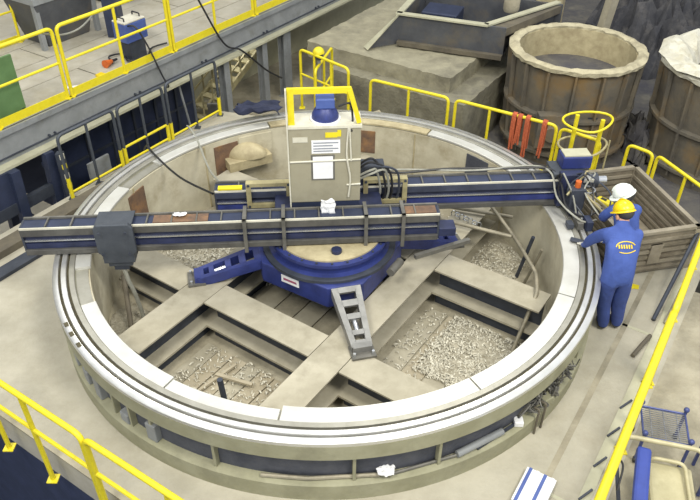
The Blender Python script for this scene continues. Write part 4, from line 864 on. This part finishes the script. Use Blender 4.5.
def person(label, J, Ed, zones, helm, hm, hdir, loc):
    t = thing('person', label, 'person', loc)
    inv = WM[t.name].inverted()
    me = skin_body('body', J, Ed, 'pelvis')
    for m_ in (m_cloth, m_skin, m_glove, m_boot, m_trous): me.materials.append(m_)
    names = list(J); pts = [V(J[n][0]) for n in names]
    for f in me.polygons:
        c = f.center; k = min(range(len(pts)), key=lambda i: (pts[i]-c).length-.6*(J[names[i]][1] if not isinstance(J[names[i]][1], tuple) else J[names[i]][1][0]))
        mi = zones.get(names[k], 0); pz = J['pelvis'][0][2]
        if mi in (0, 4): mi = 4 if c.z < pz-.10 and (c-V(J['pelvis'][0])).xy.length < .5 and names[k][1:] not in ('wr', 'el') else 0
        f.material_index = mi; f.use_smooth = True
    bvh = BVHTree.FromPolygons([v.co.copy() for v in me.vertices], [tuple(p.vertices) for p in me.polygons])
    me.transform(inv)
    o = bpy.data.objects.new('body', me); COL.objects.link(o); o.parent = t; WM[o.name] = WM[t.name].copy()
    # helmet
    c = V(helm); f = V(hdir).normalized(); upv = (V((0, 0, 1))-f*f.z).normalized(); s = f.cross(upv)
    RM = M((f, s, upv)).transposed()
    h = mk(MB().ball(c, .122, .104, .115, 24, 10, RM, 0, math.pi/2), 'helmet', hm, t, smooth=True)
    md = h.modifiers.new('t', 'SOLIDIFY'); md.thickness = .008
    br = MB(); P = []; n = 28
    for i in range(n):
        a = i*2*math.pi/n; ext = .012+.035*max(0, math.cos(a))**2
        for r_, z in ((0, .0), (ext, -.012), (ext, -.02), (0, -.01)):
            P.append(c+RM @ V(((.122+r_)*math.cos(a), (.104+r_)*math.sin(a), z)))
    br.add(P, [(i*4+q, ((i+1) % n)*4+q, ((i+1) % n)*4+(q+1) % 4, i*4+(q+1) % 4) for i in range(n) for q in range(4)])
    mk(br, 'brim', hm, h, smooth=True)
    mk(MB().tube([c+RM @ V((x, 0, .117*math.sqrt(max(0, 1-(x/.122)**2))+.002)) for x in [(-.102+.017*k) for k in range(13)]], .010, 6), 'crest', hm, h, smooth=True)
    # hair and neck band
    mk(MB().ball(c+RM @ V((-.03, 0, -.02)), .092, .090, .085, 18, 8, RM), 'hair', m_boot, t, smooth=True)
    # face : eyes, nose, mouth, ears
    mk(MB().ball(c+RM @ V((.100, 0, -.07)), .018, .014, .026, 10, 6, RM), 'nose', m_skin, t, smooth=True)
    for sg in (-1, 1):
        mk(MB().ball(c+RM @ V((.084, sg*.034, -.045)), .012, .016, .009, 10, 6, RM), 'eye', m_boot, t, smooth=True)
        mk(MB().ball(c+RM @ V((.0, sg*.086, -.06)), .026, .012, .034, 10, 6, RM), 'ear', m_skin, t, smooth=True)
    mk(MB().ball(c+RM @ V((.088, 0, -.115)), .010, .028, .007, 10, 6, RM), 'mouth', m_inkr, t, smooth=True)
    return t, bvh
def hand(J, Ed, pre, wrist, d, palm_up=(0, 0, 1), L=.085, curl=-.25):
    """palm with five fingers continuing direction d"""
    d = V(d).normalized(); n_ = V(palm_up); s = d.cross(n_).normalized(); n_ = s.cross(d).normalized(); w0 = V(J[wrist][0])
    J[pre+'palm'] = (tuple(w0+d*.075), (.036)); Ed.append((wrist, pre+'palm'))
    for k, (off, ln) in enumerate(((-.030, .9), (-.010, 1.05), (.010, 1.0), (.030, .8))):
        a = w0+d*.105+s*off; b = a+(d+n_*curl*.6).normalized()*L*.5*ln; c = b+(d+n_*curl*1.6).normalized()*L*.5*ln
        J[pre+'f%da' % k] = (tuple(a), .011); J[pre+'f%db' % k] = (tuple(b), .010); J[pre+'f%dc' % k] = (tuple(c), .008)
        Ed += [(pre+'palm', pre+'f%da' % k), (pre+'f%da' % k, pre+'f%db' % k), (pre+'f%db' % k, pre+'f%dc' % k)]
    a = w0+d*.055+s*-.042; b = a+(d*.7-s*.7).normalized()*.045
    J[pre+'ta'] = (tuple(a), .012); J[pre+'tb'] = (tuple(b), .010); Ed += [(pre+'palm', pre+'ta'), (pre+'ta', pre+'tb')]
def build_person(label, P, hdir, helm, hm, loc):
    J = {}; Ed = []
    for k, v in P.items(): J[k] = v
    Ed += [('pelvis', 'spine'), ('spine', 'chest'), ('chest', 'neckb'), ('neckb', 'neck'), ('neck', 'head'), ('head', 'crown')]
    for s in 'lr':
        Ed += [('chest', s+'sh'), (s+'sh', s+'el'), (s+'el', s+'wr'), ('pelvis', s+'hip'), (s+'hip', s+'kn'), (s+'kn', s+'an'), (s+'an', s+'heel'), (s+'heel', s+'toe')]
    z = {'lhip': 4, 'rhip': 4, 'lkn': 4, 'rkn': 4, 'lan': 4, 'ran': 4, 'neck': 1, 'head': 1, 'crown': 1, 'lheel': 3, 'rheel': 3, 'ltoe': 3, 'rtoe': 3}
    for s in 'lr':
        w0 = V(J[s+'wr'][0]); e0 = V(J[s+'el'][0]); d = (w0-e0); d.z *= .35
        hand(J, Ed, s, s+'wr', d)
    for k in list(J):
        if k[1:] in ('palm', 'ta', 'tb') or (len(k) == 4 and k[1] == 'f'): z[k] = 2
    return person(label, J, Ed, z, helm, hm, hdir, loc)
W1 = dict(pelvis=((3.09, -.98, .92), (.165, .14)), spine=((3.09, -.93, 1.07), .15), chest=((3.10, -.82, 1.24), (.20, .15)), neckb=((3.11, -.70, 1.36), .080), neck=((3.12, -.66, 1.40), .062), head=((3.12, -.62, 1.46), .085), crown=((3.12, -.60, 1.53), .085),
    lsh=((2.94, -.78, 1.32), .080), lel=((2.87, -.58, 1.08), .062), lwr=((2.89, -.42, .88), .042), rsh=((3.27, -.78, 1.32), .080), rel=((3.30, -.56, 1.09), .062), rwr=((3.14, -.36, .90), .042),
    lhip=((3.01, -.97, .84), .115), lkn=((3.06, -.88, .48), .09), lan=((3.15, -.84, .11), .07), lheel=((3.15, -.85, .05), .05), ltoe=((3.16, -.66, .035), .038),
    rhip=((3.18, -.97, .84), .115), rkn=((3.23, -.88, .48), .09), ran=((3.31, -.82, .11), .07), rheel=((3.31, -.83, .05), .05), rtoe=((3.32, -.64, .035), .038))
p1, bv = build_person('worker in blue coveralls and yellow helmet bending over the ring, seen from behind', W1, (-.25, .80, -.55), (3.12, -.61, 1.49), m_hly, (3.2, -.85, 0))
W2 = dict(pelvis=((3.38, -.34, .88), (.15, .13)), spine=((3.38, -.28, 1.02), .14), chest=((3.36, -.20, 1.16), (.16, .13)), neckb=((3.34, -.13, 1.25), .07), neck=((3.33, -.11, 1.28), .056), head=((3.31, -.08, 1.33), .085), crown=((3.30, -.07, 1.38), .085),
    lsh=((3.22, -.15, 1.20), .075), lel=((3.15, -.06, 1.02), .056), lwr=((3.22, .03, .93), .038), rsh=((3.49, -.16, 1.20), .075), rel=((3.50, .02, 1.02), .058), rwr=((3.42, .12, .98), .040),
    lhip=((3.31, -.34, .80), .105), lkn=((3.28, -.28, .45), .085), lan=((3.24, -.36, .11), .065), lheel=((3.24, -.37, .05), .05), ltoe=((3.24, -.19, .035), .038),
    rhip=((3.45, -.34, .80), .105), rkn=((3.42, -.28, .45), .085), ran=((3.39, -.36, .11), .065), rheel=((3.39, -.37, .05), .05), rtoe=((3.40, -.19, .035), .038))
p2, _ = build_person('worker in blue coveralls, white helmet and white gloves crouching between crate and ring', W2, (-.75, .35, -.55), (3.31, -.08, 1.36), m_hlw, (3.32, -.3, 0))
# yellow back emblem : swoosh and lettering bars laid on the cloth
def stick(pts2, name, wd=.012):
    mb = MB(); o0 = V((3.10, -1.5, 1.60)); dirv = V((0, .80, -.50)).normalized(); ux = V((1, 0, 0)); uy = V((0, .5, .86)).normalized()
    P = []
    for x, y in pts2:
        o_ = V((3.11, -.92, 1.24))-dirv*.6+ux*x+uy*y; hit = bv.ray_cast(o_, dirv)
        P.append((hit[0] if hit[0] else o_+dirv*.6)-dirv*.004)
    mb.tube(P, wd*.5, 6); return mk(mb, name, m_hly, p1)
stick([(.10*math.cos(t)-.0, .055*math.sin(t)+.0) for t in [.35+i*.19 for i in range(16)]], 'emblem')
stick([(-.07+.17*i/10, -.055-.02*math.sin(i/10*3.1)+.02*i/10) for i in range(11)], 'emblem', .010)
for k in range(6): stick([(-.075+.026*k, .022), (-.070+.026*k, -.018)], 'emblem_letter', .016)
tag(mk(MB().box(-.08, .08, -.035, .035, 0, .02, M.Translation((2.86, -.24, .803)) @ M.Rotation(R(-25), 4, 'Z')), 'dark_gauge', m_dark, bev=.006), 'flat dark gauge under the hand of the yellow-helmet worker', 'gauge')
